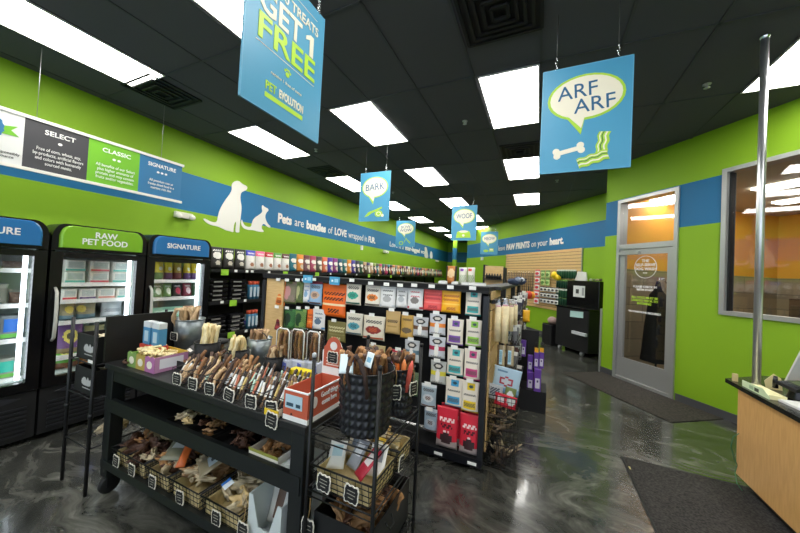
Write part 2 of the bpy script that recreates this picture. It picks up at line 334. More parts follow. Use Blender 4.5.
def diffuser(px, py, label, n=4, s=.28):
    p = at_z(px, py, H); t = empty('ceiling_vent', (p.x, p.y, H), 0, label, 'vent'); vm = mat('161618', .6)
    for k in range(n):
        r = s*(1-k/n); b = MB(); z = -.012-.006*k
        for sg in (-1, 1): b.box(sg*r-.012, sg*r+.012, -r, r, z-.01, z+.008, vm); b.box(-r, r, sg*r-.012, sg*r+.012, z-.01, z+.008, vm)
        b.build('louver_ring', t)
    b = MB(); b.box(-s, s, -s, s, -.0115, -.009, mat('0c0c0d', .7)); b.build('backing', t)
diffuser(500, 8, 'large black square air vent at the top of the picture', 5, .29); diffuser(520, 150, 'black square air vent between two right hand aisle lights', 4, .27)
diffuser(327, 171, 'black square air vent by the left wall above the hanging bubble signs', 4, .27); diffuser(163, 92, 'black square air vent above the hanging menu banner', 4, .28)
sp = None
for px, py, l in ((707, 84, 'small sprinkler head in the dark ceiling left of the chrome pole'), (465, 121, 'small sprinkler head in the ceiling left of the big right light'), (316, 149, 'small sprinkler head under the corner of the big blue sign'), (393, 192, 'small sprinkler head beyond the sign with the finger bubble'), (557, 180, 'small sprinkler head near the lower left of the bone sign')):
    p = at_z(px, py, H)
    if sp is None:
        b = MB(); b.lathe([(.0, 0), (.035, 0), (.035, -.006), (.012, -.012), (.01, -.035), (.028, -.04), (0, -.045)], mat('b8babc', .3, .8), 14); sp = Proto(b.build('sprinkler'))
    sp.put((p.x, p.y, H-.001), label=l, cat='sprinkler', group='ceiling sprinklers')

# ================= HANGING SIGNS
NAVY = mat('1d5d86', .5); SIGNCREAM = mat('ece5cf', .5); LG = mat('a9d23a', .5)
def ell(cx, cz, rx, rz, tail=None, n=28, a0=None):
    pts = []
    for k in range(n):
        a = 2*PI*k/n; x, z = cx+rx*math.cos(a), cz+rz*math.sin(a)
        if tail and abs(k-tail[2]) < 1: pts.append((tail[0], tail[1]))
        else: pts.append((x, z))
    return pts
def chain(t, x, y, ztop, zb, wire_top):
    b = MB(); b.tube([(x, y, ztop+.11), (x, y, wire_top)], .0022, mat('5c5c5c', .5, .6), 5); b.build('wire', t)
    b = MB()
    for i in range(4):
        z = ztop-.005+.028*i; a = PI/2*(i % 2)
        b.tube([(x+.008*math.cos(g)*math.cos(a), y+.008*math.cos(g)*math.sin(a), z+.015+.018*math.sin(g)) for g in [2*PI*k/8 for k in range(9)]], .0028, CHROME, 5)
    b.build('chain', t)
def bubble_sign(px0, px1, Y, words, art, label, ratio=1., tilt=True):
    a = at_y(px0, 215 if Y > 3 else 64, Y); c = at_y(px1, 215 if Y > 3 else 64, Y)
    xc = (a.x+c.x)/2; w2 = (c.x-a.x)/2; zb, zt = 2.355, 3.145; hh = zt-zb
    t = empty('hanging_sign', (xc, Y, zb), 0, label, 'sign', 'blue hanging speech bubble signs')
    b = MB(); b.rbox(-w2, w2, -.004, .004, 0, hh, .0035, SIGNB); b.build('board', t)
    b = MB()
    for s in (-1, 1): b.box(s*(w2-.003)-.003, s*(w2-.003)+.003, -.0055, .0055, .0, hh, SIGNB2)
    b.box(-w2, w2, -.0055, .0055, 0, .006, SIGNB2); b.box(-w2, w2, -.0055, .0055, hh-.006, hh, SIGNB2); b.build('edge', t)
    cz = hh*.69; rx, rz = w2*.86, hh*.215
    b = MB(); b.prism(ell(0, cz, rx, rz, (-.02, cz-rz*1.62, 20)), -.0065, -.004, LG); bo = b.build('bubble', t)
    b = MB(); b.prism(ell(0, cz, rx-.018, rz-.016, (-.018, cz-rz*1.35, 20)), -.0085, -.0065, SIGNCREAM); b.build('bubble_face', bo)
    n = words.count('\n')+1
    if words == 'ARF\nARF':
        text('ARF', .15, NAVY, t, (-.05, -.009, cz+.045), (PI/2, -.06, 0), 'CENTER', bold=0); text('ARF', .15, NAVY, t, (.06, -.009, cz-.065), (PI/2, -.06, 0), 'CENTER')
    else: text(words, {1: .155, 2: .12}[n], NAVY, t, (0, -.009, cz), (PI/2, -.05, 0), 'CENTER', width=rx*1.45, line=.85)
    b = MB(); az = hh*.2
    if art == 'bacon':
        def bone(cx, cz, L, r, ang, m, y0=-.0065):
            Tm = Matrix.Translation((cx, 0, cz)) @ Matrix.Rotation(-ang, 4, 'Y')
            b.prism([(-L, -r*.5), (L, -r*.5), (L, r*.5), (-L, r*.5)], y0, -.004, m, Tm)
            for sx in (-1, 1):
                for sz in (-1, 1): b.prism(ell(sx*L, sz*r*.55, r*.75, r*.75, n=12), y0-.0003*sz, -.004, m, Tm)
        bone(-w2*.33, az-.0, .08, .032, .2, SIGNCREAM)
        for (cx, cz_, an) in ((w2*.38, az+.02, 1.45), (w2*.2, az-.07, .3)):
            Tm = Matrix.Translation((cx, 0, cz_)) @ Matrix.Rotation(-an, 4, 'Y')
            for j, (m_, hw) in enumerate(((LG, .036), (SIGNCREAM, .022), (LG, .013), (mat('4b7d3a', .5), .004))):
                up = [(-.095+.19*k/12, hw*.8+.005*math.sin(k*1.4)) for k in range(13)]; dn = [(x, z-2*hw) for x, z in reversed(up)]; b.prism(up+dn, -.0062-.0006*j-(.003 if an < 1 else 0), -.004, m_, Tm)
    elif art == 'squirrel':
        b.prism([(-.17, az-.09), (-.1, az-.01), (.03, az+.03), (.14, az+.07), (.15, az+.045), (.04, az-.0), (-.04, az-.03), (-.1, az-.07)], -.006, -.004, LG)
        for r_, m_ in ((.07, LG), (.045, SIGNCREAM), (.03, LG)): b.prism(ell(.09, az-.04, r_, r_*.75, n=16), -.0064-(.07-r_)*.02, -.004, m_)
        b.prism(ell(.16, az-.07, .025, .025, n=12), -.0066, -.004, SIGNCREAM)
    elif art == 'bowl':
        b.prism([(-.17, az-.1), (.17, az-.1), (.145, az+.03), (.11, az+.055), (-.11, az+.055), (-.145, az+.03)], -.006, -.004, LG)
        b.prism(ell(0, az+.042, .105, .026, n=18), -.0068, -.004, SIGNCREAM); b.prism(ell(0, az-.045, .03, .028, n=12), -.0066, -.004, SIGNCREAM)
    elif art == 'toy':
        b.prism(ell(-.13, az-.05, .075, .06, n=16), -.006, -.004, LG); b.prism(ell(-.13, az-.05, .045, .035, n=16), -.0066, -.004, SIGNB)
        b.prism([(-.02, az-.03), (.03, az+.08), (.06, az+.03), (.16, az-.07), (.18, az-.03), (.07, az+.06), (.03, az+.12), (-.04, az-.02)], -.006, -.004, LG)
    else:
        b.prism(ell(-.1, az-.04, .09, .045, n=14), -.006, -.004, LG); b.prism([(.0, az-.06), (.16, az-.06), (.15, az+.05), (.02, az+.05)], -.0062, -.004, LG); b.prism([(.03, az-.02), (.13, az-.02), (.13, az+.03), (.03, az+.03)], -.0068, -.004, SIGNCREAM)
    b.build('artwork', t)
    for s in (-1, 1): chain(t, s*w2*.68, 0, hh-.005, 0, H-zb-.009)
    return t
bubble_sign(543.5, 634, 2.55, 'ARF\nARF', 'bacon', 'blue hanging sign with a speech bubble over a bone and bacon strips')
bubble_sign(359, 389, 4.26, 'BARK', 'squirrel', 'blue hanging sign with a bubble over a green toy, before the middle ceiling lights')
bubble_sign(397, 416, 8.5, 'BOW\nWOW', 'toy', 'small blue hanging sign over a green ring toy, beside the left wall lettering')
bubble_sign(452, 477, 6.86, 'WOOF', 'bowl', 'blue hanging sign with a speech bubble over a green food bowl')
bubble_sign(482, 499, 11.0, 'MEOW', 'fish', 'smallest and farthest blue hanging sign, by the rear right wall lettering')
# big promotional sign, seen obliquely from its right
XS = -1.3; s_y0, s_y1 = .955, 1.512; s_z0, s_z1 = 2.335, 3.13
t = empty('promotion_sign', (XS, (s_y0+s_y1)/2, s_z0), 0, 'large blue hanging sign about free treats at the top left of the middle', 'sign'); hw = (s_y1-s_y0)/2
b = MB(); b.rbox(-.004, .004, -hw, hw, 0, s_z1-s_z0, .0035, SIGNB); b.build('board', t)
b = MB()
for s in (-1, 1): b.box(-.0055, .0055, s*(hw-.003)-.003, s*(hw-.003)+.003, 0, s_z1-s_z0, SIGNB2)
b.box(-.0055, .0055, -hw, hw, 0, .006, SIGNB2); b.build('edge', t)
def sgn(px, py): p = at_x(px, py, XS); return p.y-(s_y0+s_y1)/2, p.z-s_z0
def stext(body, size, m, z, width, **k): return text(body, size, m, t, (.006, k.pop('y', 0), z), RX, 'CENTER', width=width, **k)
stext('BUY 10 TREATS', .075, SIGNCREAM, .655, .44, bold=.001); stext('GET', .18, SIGNCREAM, .54, .29, bold=.003, y=-.06)
b = MB(); b.prism([(.155, .478), (.187, .478), (.187, .603), (.158, .603), (.122, .578), (.122, .556), (.155, .572)], -.0075, -.0045, SIGNCREAM, Matrix.Rotation(PI/2, 4, 'Z')); b.build('numeral_one', t); stext('FREE', .18, LIME, .40, .41, bold=.003)
b = MB(); b.box(.004, .0055, -.21, .21, .322, .325, SIGNCREAM); b.box(.004, .0055, -.21, .21, .725, .728, SIGNCREAM); b.build('rule', t)
b = MB()
for dx, dz, r in ((0, -.004, .014), (-.018, .012, .007), (-.007, .021, .007), (.007, .021, .007), (.018, .012, .007)):
    b.prism(ell(dx, dz+.27, r, r, n=10), -.006, -.0045, LIME, Matrix.Rotation(PI/2, 4, 'Z'))
b.build('paw_mark', t)
stext('receive 1 free of same', .022, SIGNCREAM, .215, .22); stext('PET', .06, LIME, .135, .07, y=-.105, bold=.001); stext('EVOLUTION', .06, SIGNCREAM, .135, .18, y=.04, bold=.002)
b = MB(); b.box(.004, .0056, -.14, .13, .075, .1, LIME); b.build('bar', t)
for s in (-1, 1): chain(t, 0, s*hw*.8, s_z1-s_z0-.005, 0, H-s_z0-.009)

# ================= LEFT WALL: banner, lettering, silhouettes, emergency lights
XB = -4.5; by1 = 2.537; by0 = .35; bz0, bz1 = 2.365, 2.87
t = empty('menu_banner', (XB, 0, 0), 0, 'long hanging banner with white, dark, green and blue food grade panels on the left', 'banner')
for ya, yb, m_ in ((by0, 1.128, mat('dcdcd8', .5)), (1.128, 1.584, mat('3d3c40', .5)), (1.584, 2.051, mat('6fb522', .5)), (2.051, by1, mat('27719f', .5))):
    b = MB(); b.box(-.003, .003, ya, yb, bz0, bz1, m_); b.build('banner_panel', t)
for za in (bz0-.012, bz1-.018):
    b = MB(); b.box(-.012, .012, by0, by1+.02, za, za+.03, mat('e2e0d6', .4)); b.build('rail', t)
for y, body, small, w_ in ((1.37, 'SELECT', 'Free of corn, wheat, soy,\nby-products, artificial flavors\nand colors with humanely\nsourced meats.', .36), (1.83, 'CLASSIC', 'All benefits of our Select\nplus higher amounts of\nprotein and may contain\nfruits and/or vegetables.', .36), (2.3, 'SIGNATURE', 'All premium raw or\nfreeze-dried food in a\nnutrient rich diet', .3)):
    text(body, .066, WHITE, t, (.005, y, bz0+.4), RX, 'CENTER', bold=.001, width={'SELECT': .22, 'CLASSIC': .26, 'SIGNATURE': .32}[body]); text(small, .046, WHITE, t, (.005, y, bz0+.16), RX, 'CENTER', width=w_)
    b = MB(); n = {'SELECT': 1, 'CLASSIC': 2, 'SIGNATURE': 3}[body]
    for k in range(n): b.prism(ell(y+(k-(n-1)/2)*.045, bz0+.32, .016, .013, n=12), -.005, -.003, WHITE, Matrix.Rotation(PI/2, 4, 'Z'))
    b.build('paw_mark', t)
b = MB(); RZ = Matrix.Rotation(PI/2, 4, 'Z')
b.prism([(.98, 2.71), (1.09, 2.74), (1.05, 2.69), (1.1, 2.645), (.98, 2.64)], -.006, -.0031, mat('6fb522', .5), RZ)
b.prism([(.88+.125*(1+.06*(k % 2))*math.cos(2*PI*k/36), 2.69+.125*(1+.06*(k % 2))*math.sin(2*PI*k/36)) for k in range(36)], -.008, -.0031, mat('27719f', .5), RZ); b.prism(ell(.88, 2.69, .09, .09), -.009, -.0031, mat('dcdcd8', .5), RZ); b.build('rosette', t)
text('Responsibly\nsource', .035, mat('303030', .5), t, (.005, 1.03, 2.46), RX, 'CENTER', width=.16)
for y in (1.2, 2.28):
    b = MB(); b.tube([(0, y, bz1), (0, y, H-.009)], .0022, mat('9a9a9a', .4, .7), 5); b.build('wire', t)
MW_ = mat('e6e3da', .5)
def smooth_outline(pts, it=2):
    for _ in range(it):
        n = []; 
        for i in range(len(pts)):
            p, q = pts[i], pts[(i+1) % len(pts)]; n += [(p[0]*.75+q[0]*.25, p[1]*.75+q[1]*.25), (p[0]*.25+q[0]*.75, p[1]*.25+q[1]*.75)]
        pts = n
    return pts
def silhouette(pts, name, label):
    P = [at_x(px, py, WX+.003) for px, py in pts]; pts2 = smooth_outline([(p.y, p.z) for p in P])
    bm = bmesh.new(); vs = [bm.verts.new((WX+.004, y, z)) for y, z in pts2]; f = bm.faces.new(vs); r = bmesh.ops.extrude_face_region(bm, geom=[f]); bmesh.ops.translate(bm, verts=[v for v in r['geom'] if isinstance(v, bmesh.types.BMVert)], vec=(.006, 0, 0))
    bmesh.ops.recalc_face_normals(bm, faces=bm.faces); bmesh.ops.triangulate(bm, faces=bm.faces); me = bpy.data.meshes.new(name); bm.to_mesh(me); bm.free(); me.materials.append(MW_); o = bpy.data.objects.new(name, me); COL.objects.link(o); return tag(o, label, 'wall decal')
def dc(x, y): return (170+x/3.2, 160+y/3.2)
silhouette([dc(*p) for p in [(105, 188), (112, 187), (130, 198), (150, 200), (152, 180), (160, 155), (175, 130), (190, 110), (198, 95), (196, 78), (205, 68), (220, 66), (232, 78), (247, 84), (246, 95), (235, 100), (226, 105), (224, 125), (229, 150), (226, 180), (221, 222), (222, 232), (212, 232), (208, 228), (212, 196), (206, 200), (202, 222), (203, 232), (192, 228), (180, 226), (165, 218), (150, 212), (128, 208), (112, 198)]], 'dog_silhouette', 'white sitting dog silhouette on the left wall')
silhouette([dc(*p) for p in [(229, 188), (226, 203), (233, 218), (250, 224), (265, 224), (280, 229), (299, 231), (299, 226), (292, 220), (294, 206), (302, 204), (311, 214), (320, 217), (321, 212), (312, 204), (305, 190), (304, 178), (308, 168), (315, 162), (313, 155), (303, 151), (294, 142), (293, 156), (296, 166), (284, 176), (268, 186), (261, 202), (260, 214), (246, 214), (237, 208), (232, 198)]], 'cat_silhouette', 'white sitting cat silhouette on the left wall, right of the dog')
silhouette([(424, 257.5), (424.8, 251), (424.4, 247), (426.5, 247), (427.5, 252), (428.5, 258.5)], 'dog_silhouette', 'tiny white upright animal silhouette far along the left wall lettering')
silhouette([(429.5, 258), (430, 253), (431, 250.5), (432.3, 253), (432.5, 259)], 'cat_silhouette', 'tiny white animal silhouette farthest along the left wall')
t = empty('wall_lettering', (WX, 4.88, 2.6), 0, 'white slogan about pets and love on the blue band, left wall', 'wall lettering')
def seq(parts, x, size, total, parent, place, rot, gap=.035):      # a line in mixed weights
    y = x; made = []
    for body, bold in parts:
        o = text(body, size, MW_, parent, (0, 0, 0), rot, 'LEFT', bold=bold*.012, ext=.002); xs_ = [v.co.x for v in o.data.vertices]; made.append((o, min(xs_), max(xs_)))
    L = sum(c-a for o, a, c in made)+gap*size/.2*(len(made)-1)*1.6; k = total/L
    for o, a, c in made:
        for v in o.data.vertices: v.co.x = (v.co.x-a)*k
        o.location = place(y); y += (c-a+gap*size/.2*1.6)*k
seq((('Pets', 1), ('are', 0), ('bundles', 1), ('of', 0), ('LOVE', .8), ('wrapped in', 0), ('FUR.', .8)), 0, .27, 4.3, t, lambda y: (.004, y, .0), RX, .05)
t = empty('wall_lettering', (WX, 11.9, 2.62), 0, 'small far white slogan on the blue band behind the small hanging sign, left wall', 'wall lettering')
seq((('Love is a', 0), ('four-legged', 1), ('word.', .5)), 0, .27, 4.2, t, lambda y: (.004, y-1.6, .0), RX, .05)
o = empty('wall_lettering', CB+D*-5.0, 0, 'white slogan about paw prints on the rear right wall', 'wall lettering'); o.location.z = 2.63
seq((('Pets leave', 0), ('PAW PRINTS', 1), ('on your', 0), ('heart.', 1)), 0, .27, 3.75, o, lambda y: tuple(D*y-N_*.006), TE, .05)
# emergency light units
def emergency(x, y, z, rz, label, s=1.):
    t = empty('emergency_light', (x, y, z), rz, label, 'emergency light', 'wall emergency lights'); wm = mat('dcd9cc', .4)
    b = MB(); b.rbox(0, .06*s, -.13*s, .13*s, -.045*s, .045*s, .01, wm); b.build('housing', t)
    for k in (-1, 1):
        b = MB(); b.lathe([(.0, 0), (.04*s, 0), (.045*s, .03*s), (.03*s, .06*s), (0, .06*s)], mat('efece0', .3), 12); o = b.build('lamp_head', t, (.065*s, k*.1*s, -.02*s)); o.rotation_euler = (0, PI/2, 0)
emergency(WX+.001, 2.96, 2.285, 0, 'white emergency light unit on the left wall below the banner'); emergency(WX+.001, 9.9, 2.3, 0, 'small white emergency light farther along the left wall, below the lettering'); emergency(WX+.001, 16.0, 2.32, 0, 'farthest white emergency light on the left wall near the corner')
b = MB(); p = TB @ Vector((-5.75, -.04, 2.3)); b.box(-.05, .05, -.03, .04, -.06, .06, WHITE, Matrix.Translation(p) @ Matrix.Rotation(WANG, 4, 'Z')); tag(b.build('thermostat'), 'small white box on the rear right wall under the farthest sign', 'box')
b = MB(); p = at_x(383, 252, WX); b.box(WX, WX+.04, 8.25, 8.35, 2.22, 2.36, WHITE); tag(b.build('wall_sensor'), 'small white sensor under the blue band on the left wall', 'sensor')

# ================= COOLERS ALONG THE LEFT WALL
LED = mat('eaf6ff', .4, emit=4.); INN = mat('c6d2cc', .5); SHW = mat('dfe6e4', .4)
CX = -3.75
def pack(name, w, d, h, m, lab=None, lm=None, stripe=None):
    b = MB(); b.rbox(-w/2, w/2, -d/2, d/2, 0, h, min(w, d)*.12, m)
    if lab: b.box(-w*.36, w*.36, -d/2-.002, -d/2+.001, h*.3, h*.85, lab)
    if stripe: b.box(-w*.47, w*.47, -d/2-.0015, -d/2+.001, h*.05, h*.22, stripe)
    return b
def cooler(y0, y1, colour, words, label, shelves, handle):
    t = empty('display_cooler', (CX, (y0+y1)/2, 0), 0, label, 'cooler', 'glass door coolers'); hw = (y1-y0)/2-.006
    zt = 1.835; dep = 1.0
    b = MB()
    b.box(-dep, -dep+.03, -hw, hw, .06, 1.72, INN)
    for s in (-1, 1): b.box(-dep, -.06, s*hw-(.04 if s > 0 else 0), s*hw+(.04 if s < 0 else 0), .06, 1.72, BLACK)
    b.box(-dep, -.06, -hw+.04, hw-.04, .06, .5, BLACK); b.box(-dep, -.02, -hw+.04, hw-.04, 1.62, 1.72, BLACK)
    b.box(-dep+.03, -.1, -hw+.04, -hw+.045, .5, 1.62, INN); b.box(-dep+.03, -.1, hw-.045, hw-.04, .5, 1.62, INN); b.box(-dep+.03, -.08, -hw+.045, hw-.045, .5, .515, INN); b.box(-dep+.03, -.08, -hw+.045, hw-.045, 1.61, 1.62, INN)
    b.build('cabinet', t)
    # rounded sign header
    R = .085; z0, z1 = 1.60, zt; out = [(-hw, z0)]+[(-hw+R*(1-math.cos(a)), z1-R*1.4*(1-math.sin(a))) for a in [PI/2*k/6 for k in range(7)]]+[(hw-R*(1-math.cos(a)), z1-R*1.4*(1-math.sin(a))) for a in [PI/2*k/6 for k in range(6, -1, -1)]]+[(hw, z0)]
    b = MB(); TZ = Matrix.Rotation(PI/2, 4, 'Z'); b.prism(out, .0, .25, BLACKG, TZ)
    inn = [(y*.88, z0+.025+(z-z0)*.84) for y, z in out]
    b.build('header', t)
    b = MB(); n = len(inn); base = len(b.v)
    for x, k in ((.0, 1.), (.022, .99), (.032, .95)):
        b.v += [(x, y*k, z0+.12+(z-z0-.12)*k) for y, z in inn]
    hm = mat(colour, .25)
    for j in range(2):
        for i in range(n): b.face([j*n+i, j*n+(i+1) % n, (j+1)*n+(i+1) % n, (j+1)*n+i], hm)
    b.face([2*n+i for i in range(n)], hm); hs = b.build('header_sign', t)
    k = words.count('\n')+1
    text(words, .075 if k == 1 else .075, WHITE, hs, (.034, 0, (z0+z1)/2+.005), RX, 'CENTER', bold=.0015, line=.85, width=.36 if k == 1 else .33)
    # door frame, pane, handle
    dz0, dz1 = .515, 1.59; fr = .075
    b = MB(); b.box(-.05, 0, -hw, -hw+fr, .44, dz1, BLACKG); b.box(-.05, 0, hw-fr, hw, .44, dz1, BLACKG); b.box(-.05, 0, -hw+fr, hw-fr, dz1-.05, dz1, BLACKG); b.box(-.05, 0, -hw+fr, hw-fr, .44, dz0, BLACKG); dd = b.build('door', t)
    b = MB(); b.box(-.03, -.024, -hw+fr, hw-fr, dz0, dz1-.05, DGLASS); b.build('pane', dd)
    hy = handle*(hw-.04)
    b = MB(); b.tube([(.0, hy, .83), (.035, hy, .86), (.05, hy, 1.0), (.05, hy, 1.12), (.04, hy, 1.24), (.0, hy, 1.28)], [.01, .012, .013, .013, .012, .01], mat('c9c6ba', .35), 8); b.build('handle', dd)
    b = MB(); b.box(-.09, -.06, hw-.112, hw-.09, .53, 1.57, LED); b.box(-.115, -.095, -hw+.046, -hw+.07, .53, 1.57, LED)
    for k in range(26): b.box(-.061, -.0585, hw-.114, hw-.088, .54+.04*k, .545+.04*k, mat('9fb0b8', .4))
    b.build('light_strip', t)
    # grille and base
    b = MB(); b.box(-.08, -.02, -hw, hw, .05, .43, BLACK)
    for k in range(7): b.box(-.02, -.008, -hw+.05, hw-.05, .09+.035*k, .105+.035*k, mat('222327', .4))
    b.prism([(-hw*.75, .385), (-hw*.4, .36), (hw*.4, .36), (hw*.75, .385), (hw*.5, .41), (-hw*.5, .41)], .01, .02, mat('2d2e33', .35), TZ); b.build('grille', t)
    b = MB(); b.box(-.008, -.004, -.05, .03, .395, .41, mat('5577ff', .4, emit=1.5)); b.build('display', t)
    for i, z in enumerate(shelves):
        b = MB(); b.box(-dep+.04, -.13, -hw+.05, hw-.05, z-.012, z, SHW); b.box(-.13, -.12, -hw+.05, hw-.05, z-.03, z+.006, WHITE); sh = b.build('shelf', t)
        for yy in (-.12, .12): 
            b = MB(); b.box(-.119, -.116, yy-.05, yy+.02, z-.028, z-.004, mat('f4f4f0', .5)); b.build('price_strip', sh)
    return t
def gz(px, py): return at_x(px, py, CX-.13).z
C1 = [gz(20, 269), gz(20, 304), gz(20, 338.5), gz(20, 376.7)]; C2 = [gz(100, 283), gz(100, 299), gz(95, 319), gz(85, 353)]; C3 = [gz(180, 280), gz(180, 297), gz(180, 318), 0.62]
cooler(.42, 1.125, '2d72ad', 'SIGNATURE', 'black glass door cooler with a blue header at the left picture edge', C1, -1)
cooler(1.13, 1.825, '7fb52a', 'RAW\nPET FOOD', 'black glass door cooler with the green header, middle of the three', C2, -1)
cooler(1.83, 2.525, '2d72ad', 'SIGNATURE', 'black glass door cooler with a blue header, farthest of the three', C3, -1)
def food(px0, px1, z, h, name, label, cat, m, lab=None, stripe=None, d=.2, rise=0, x=CX-.16, group=None):
    a, c = at_x(px0, 320, x), at_x(px1, 320, x); wd = (c.y-a.y)-.006
    b = pack(name, wd, d, h, m, lab, None, stripe); o = b.build(name, None, (x-d/2, (a.y+c.y)/2, z+.001+rise), PI/2); return tag(o, label, cat, group)
TL = mat('5fb8a8', .5); RED = mat('c8404e', .5); PAPER = mat('e4e2d6', .5); PUR = mat('5c4070', .5); DKG = mat('2b3a2e', .5); PINKM = mat('8f6868', .6); MEAT = mat('6e5a4c', .6, var=.3); LGRN = mat('6cc04a', .5)
for j, (a, c, st, nm) in enumerate(((61, 83, TL, 'teal'), (86.5, 107, RED, 'red'), (109, 128, TL, 'teal'))):
    for r in range(2): food(a, c, C2[0], .105, 'food_carton', '%s striped white carton, %s of two, %s on the top shelf, green header cooler' % (nm, ('lower', 'upper')[r], ('left', 'middle', 'right')[j]), 'carton', PAPER, mat('b9c2bb', .5), st, rise=.107*r)
for j, (a, c, st, nm) in enumerate(((60, 76, RED, 'red'), (77, 95, PUR, 'dark blue'), (96, 114, mat('d88d7e', .5), 'salmon'), (115, 129, TL, 'teal'))):
    food(a, c, C2[1], .10, 'food_carton', 'single white carton with %s stripe on the second shelf, green header cooler' % nm, 'carton', PAPER, mat('b9c2bb', .5), st)
# ---- soft bags used in many places
def pouch(w, h, d, base, deco=(), nu=20, nv=28, seal=None, lean=0):
    b = MB(); V = []
    for side in (-1, 1):
        for j in range(nv+1):
            v = j/nv; pr = (min(1, v/.08)**.5)*(1-.93*max(0, (v-.12)/.88)**1.5)
            for i in range(nu+1):
                u = i/nu; th = d/2*pr*(math.sin(PI*u)**.55 if 0 < u < 1 else 0)*(1+.12*noise.noise(Vector((u*3, v*4, w*20)))); x = (u-.5)*w*(1-.05*math.sin(PI*v))
                b.v.append((x, side*max(th, .0006), v*h))
    n = (nu+1)*(nv+1)
    for side in (0, 1):
        for j in range(nv):
            for i in range(nu):
                u, v = (i+.5)/nu, (j+.5)/nv; m_ = base
                if side == 0:
                    for dd in deco:
                        if dd[0] == 'r' and dd[1] <= u <= dd[3] and dd[2] <= v <= dd[4]: m_ = dd[5]
                        elif dd[0] == 'c' and ((u-dd[1])/dd[3])**2+((v-dd[2])/dd[4])**2 <= 1: m_ = dd[5]
                        elif dd[0] == 't' and dd[1] <= u <= dd[3] and dd[2] <= v <= dd[4] and (i*7+j*5+int(w*1000)) % 3 != 0: m_ = dd[5]
                k = side*n+j*(nu+1)+i; b.face([k, k+1, k+nu+2, k+nu+1], m_, True)
    for j in range(nv):
        for i in (0, nu): k = j*(nu+1)+i; b.face([k, k+nu+1, k+nu+1+n, k+n], base)
    for i in range(nu):
        b.face([i, i+1, i+1+n, i+n], base); k = nv*(nu+1)+i; b.face([k, k+1, k+1+n, k+n], base)
    return b
def M(h, r=.42): return mat(h, r)
def d_topper(c): return M('e6ddce'), [('r', .3, .72, .78, .95, M(c)), ('c', .55, .83, .12, .06, M('2f4a55')), ('t', .15, .52, .85, .58, M('4c4a48')), ('r', .12, .14, .88, .36, M(c)), ('t', .2, .18, .8, .3, M('55504a')), ('r', 0, 0, 1, .05, M(c))]
def d_art(base, top, mid, low): return M(base), [('r', 0, .86, 1, 1, M(top)), ('t', .15, .68, .85, .8, M('44423f')), ('c', .5, .42, .36, .16, M(mid)), ('t', .3, .34, .7, .5, M(low)), ('r', .05, .06, .95, .14, M(low))]
def d_word(base, ink, mid): return M(base), [('t', .1, .66, .95, .76, M(ink)), ('t', .08, .5, .92, .6, M(ink)), ('r', 0, .34, 1, .4, M(mid)), ('t', .3, .12, .75, .24, M(ink))]
def d_camo(c1, c2, c3): return M(c1), [('t', 0, .1, 1, .9, M(c2)), ('c', .35, .5, .3, .3, M(c3)), ('c', .7, .3, .2, .12, M(c2)), ('r', .7, .86, 1, 1, M(c2))]
def d_white(txt, pic, acc): return M('e3e3e3'), [('t', .2, .74, .8, .82, M(txt)), ('c', .5, .42, .26, .15, M(pic)), ('r', 0, .06, .2, .16, M(acc)), ('t', .25, .56, .8, .62, M(txt)), ('r', .8, .06, 1, .16, M(acc))]
def d_dog(top, band): return M(top), [('c', .5, .78, .3, .13, M('262424')), ('c', .5, .78, .17, .07, M('cfcac0')), ('r', 0, .38, 1, .56, M(band)), ('c', .5, .36, .14, .3, M('e9e6e0')), ('t', .2, .06, .8, .14, M('8a857d'))]
def d_red(): return M('d32a3f'), [('t', .15, .66, .85, .75, M('f0d8d6')), ('t', .2, .52, .8, .6, M('551820')), ('r', 0, 0, 1, .2, M('a89a98')), ('c', .5, .26, .3, .13, M('3a2326')), ('t', .35, .42, .65, .46, M('f0d8d6'))]
TAGW = mat('f2f2ee', .5)
ORD = 'first second third fourth fifth sixth seventh eighth ninth tenth eleventh twelfth thirteenth fourteenth fifteenth sixteenth seventeenth eighteenth nineteenth twentieth'.split()
ORD += ['twenty-'+x for x in ORD[:9]]+['thirtieth']+['thirty-'+x for x in ORD[:9]]+['fortieth']+['forty-'+x for x in ORD[:9]]

# ================= WALL SHELVING BEHIND
SX = -4.35
t = empty('wall_shelving', (0, 0, 0), 0, 'long black steel shelving filled with pet food along the left wall beyond the coolers', 'shelving')
WY0, WY1 = 2.93, 14.9
b = MB(); b.box(-4.92, -4.88, WY0, WY1, .1, 1.62, BLACK)
y = WY0
b.build('back_panel', t)
ups = [WY0, 3.9, 5.1, 6.3, 7.5, 8.7, 9.9, 11.1, 12.3, 13.5, WY1-.04]
for yy in ups: b = MB(); b.box(-4.88, -4.84, yy, yy+.04, 0, 1.47, BLACK); b.box(-4.88, SX, yy, yy+.03, 0, .1, BLACK); b.build('upright', t)
b = MB(); b.box(SX-.02, SX, 3.88, 3.93, .1, 1.47, BLACKG); b.build('upright', t)
for z in (1.475, .99, .5, .12):
    b = MB(); b.box(-4.88, SX, WY0, WY1, z-.03, z, BLACK); b.box(SX, SX+.012, WY0, WY1, z-.045, z+.004, mat('1d1d20', .4)); b.build('shelf', t)
for i, yy in enumerate([3.08, 3.3, 3.5, 3.6, 3.95, 4.3, 4.75, 5.2, 5.7, 6.3, 6.8, 7.4, 8.0, 8.8, 9.6]):
    big = i in (0, 5, 7, 11, 13); b = MB(); b.box(SX+.012, SX+.016, yy, yy+(.12 if big else .05), 1.475-(.09 if big else .04), 1.475+.0, mat('9fd63c', .5) if big else TAGW); b.build('price_label', t)
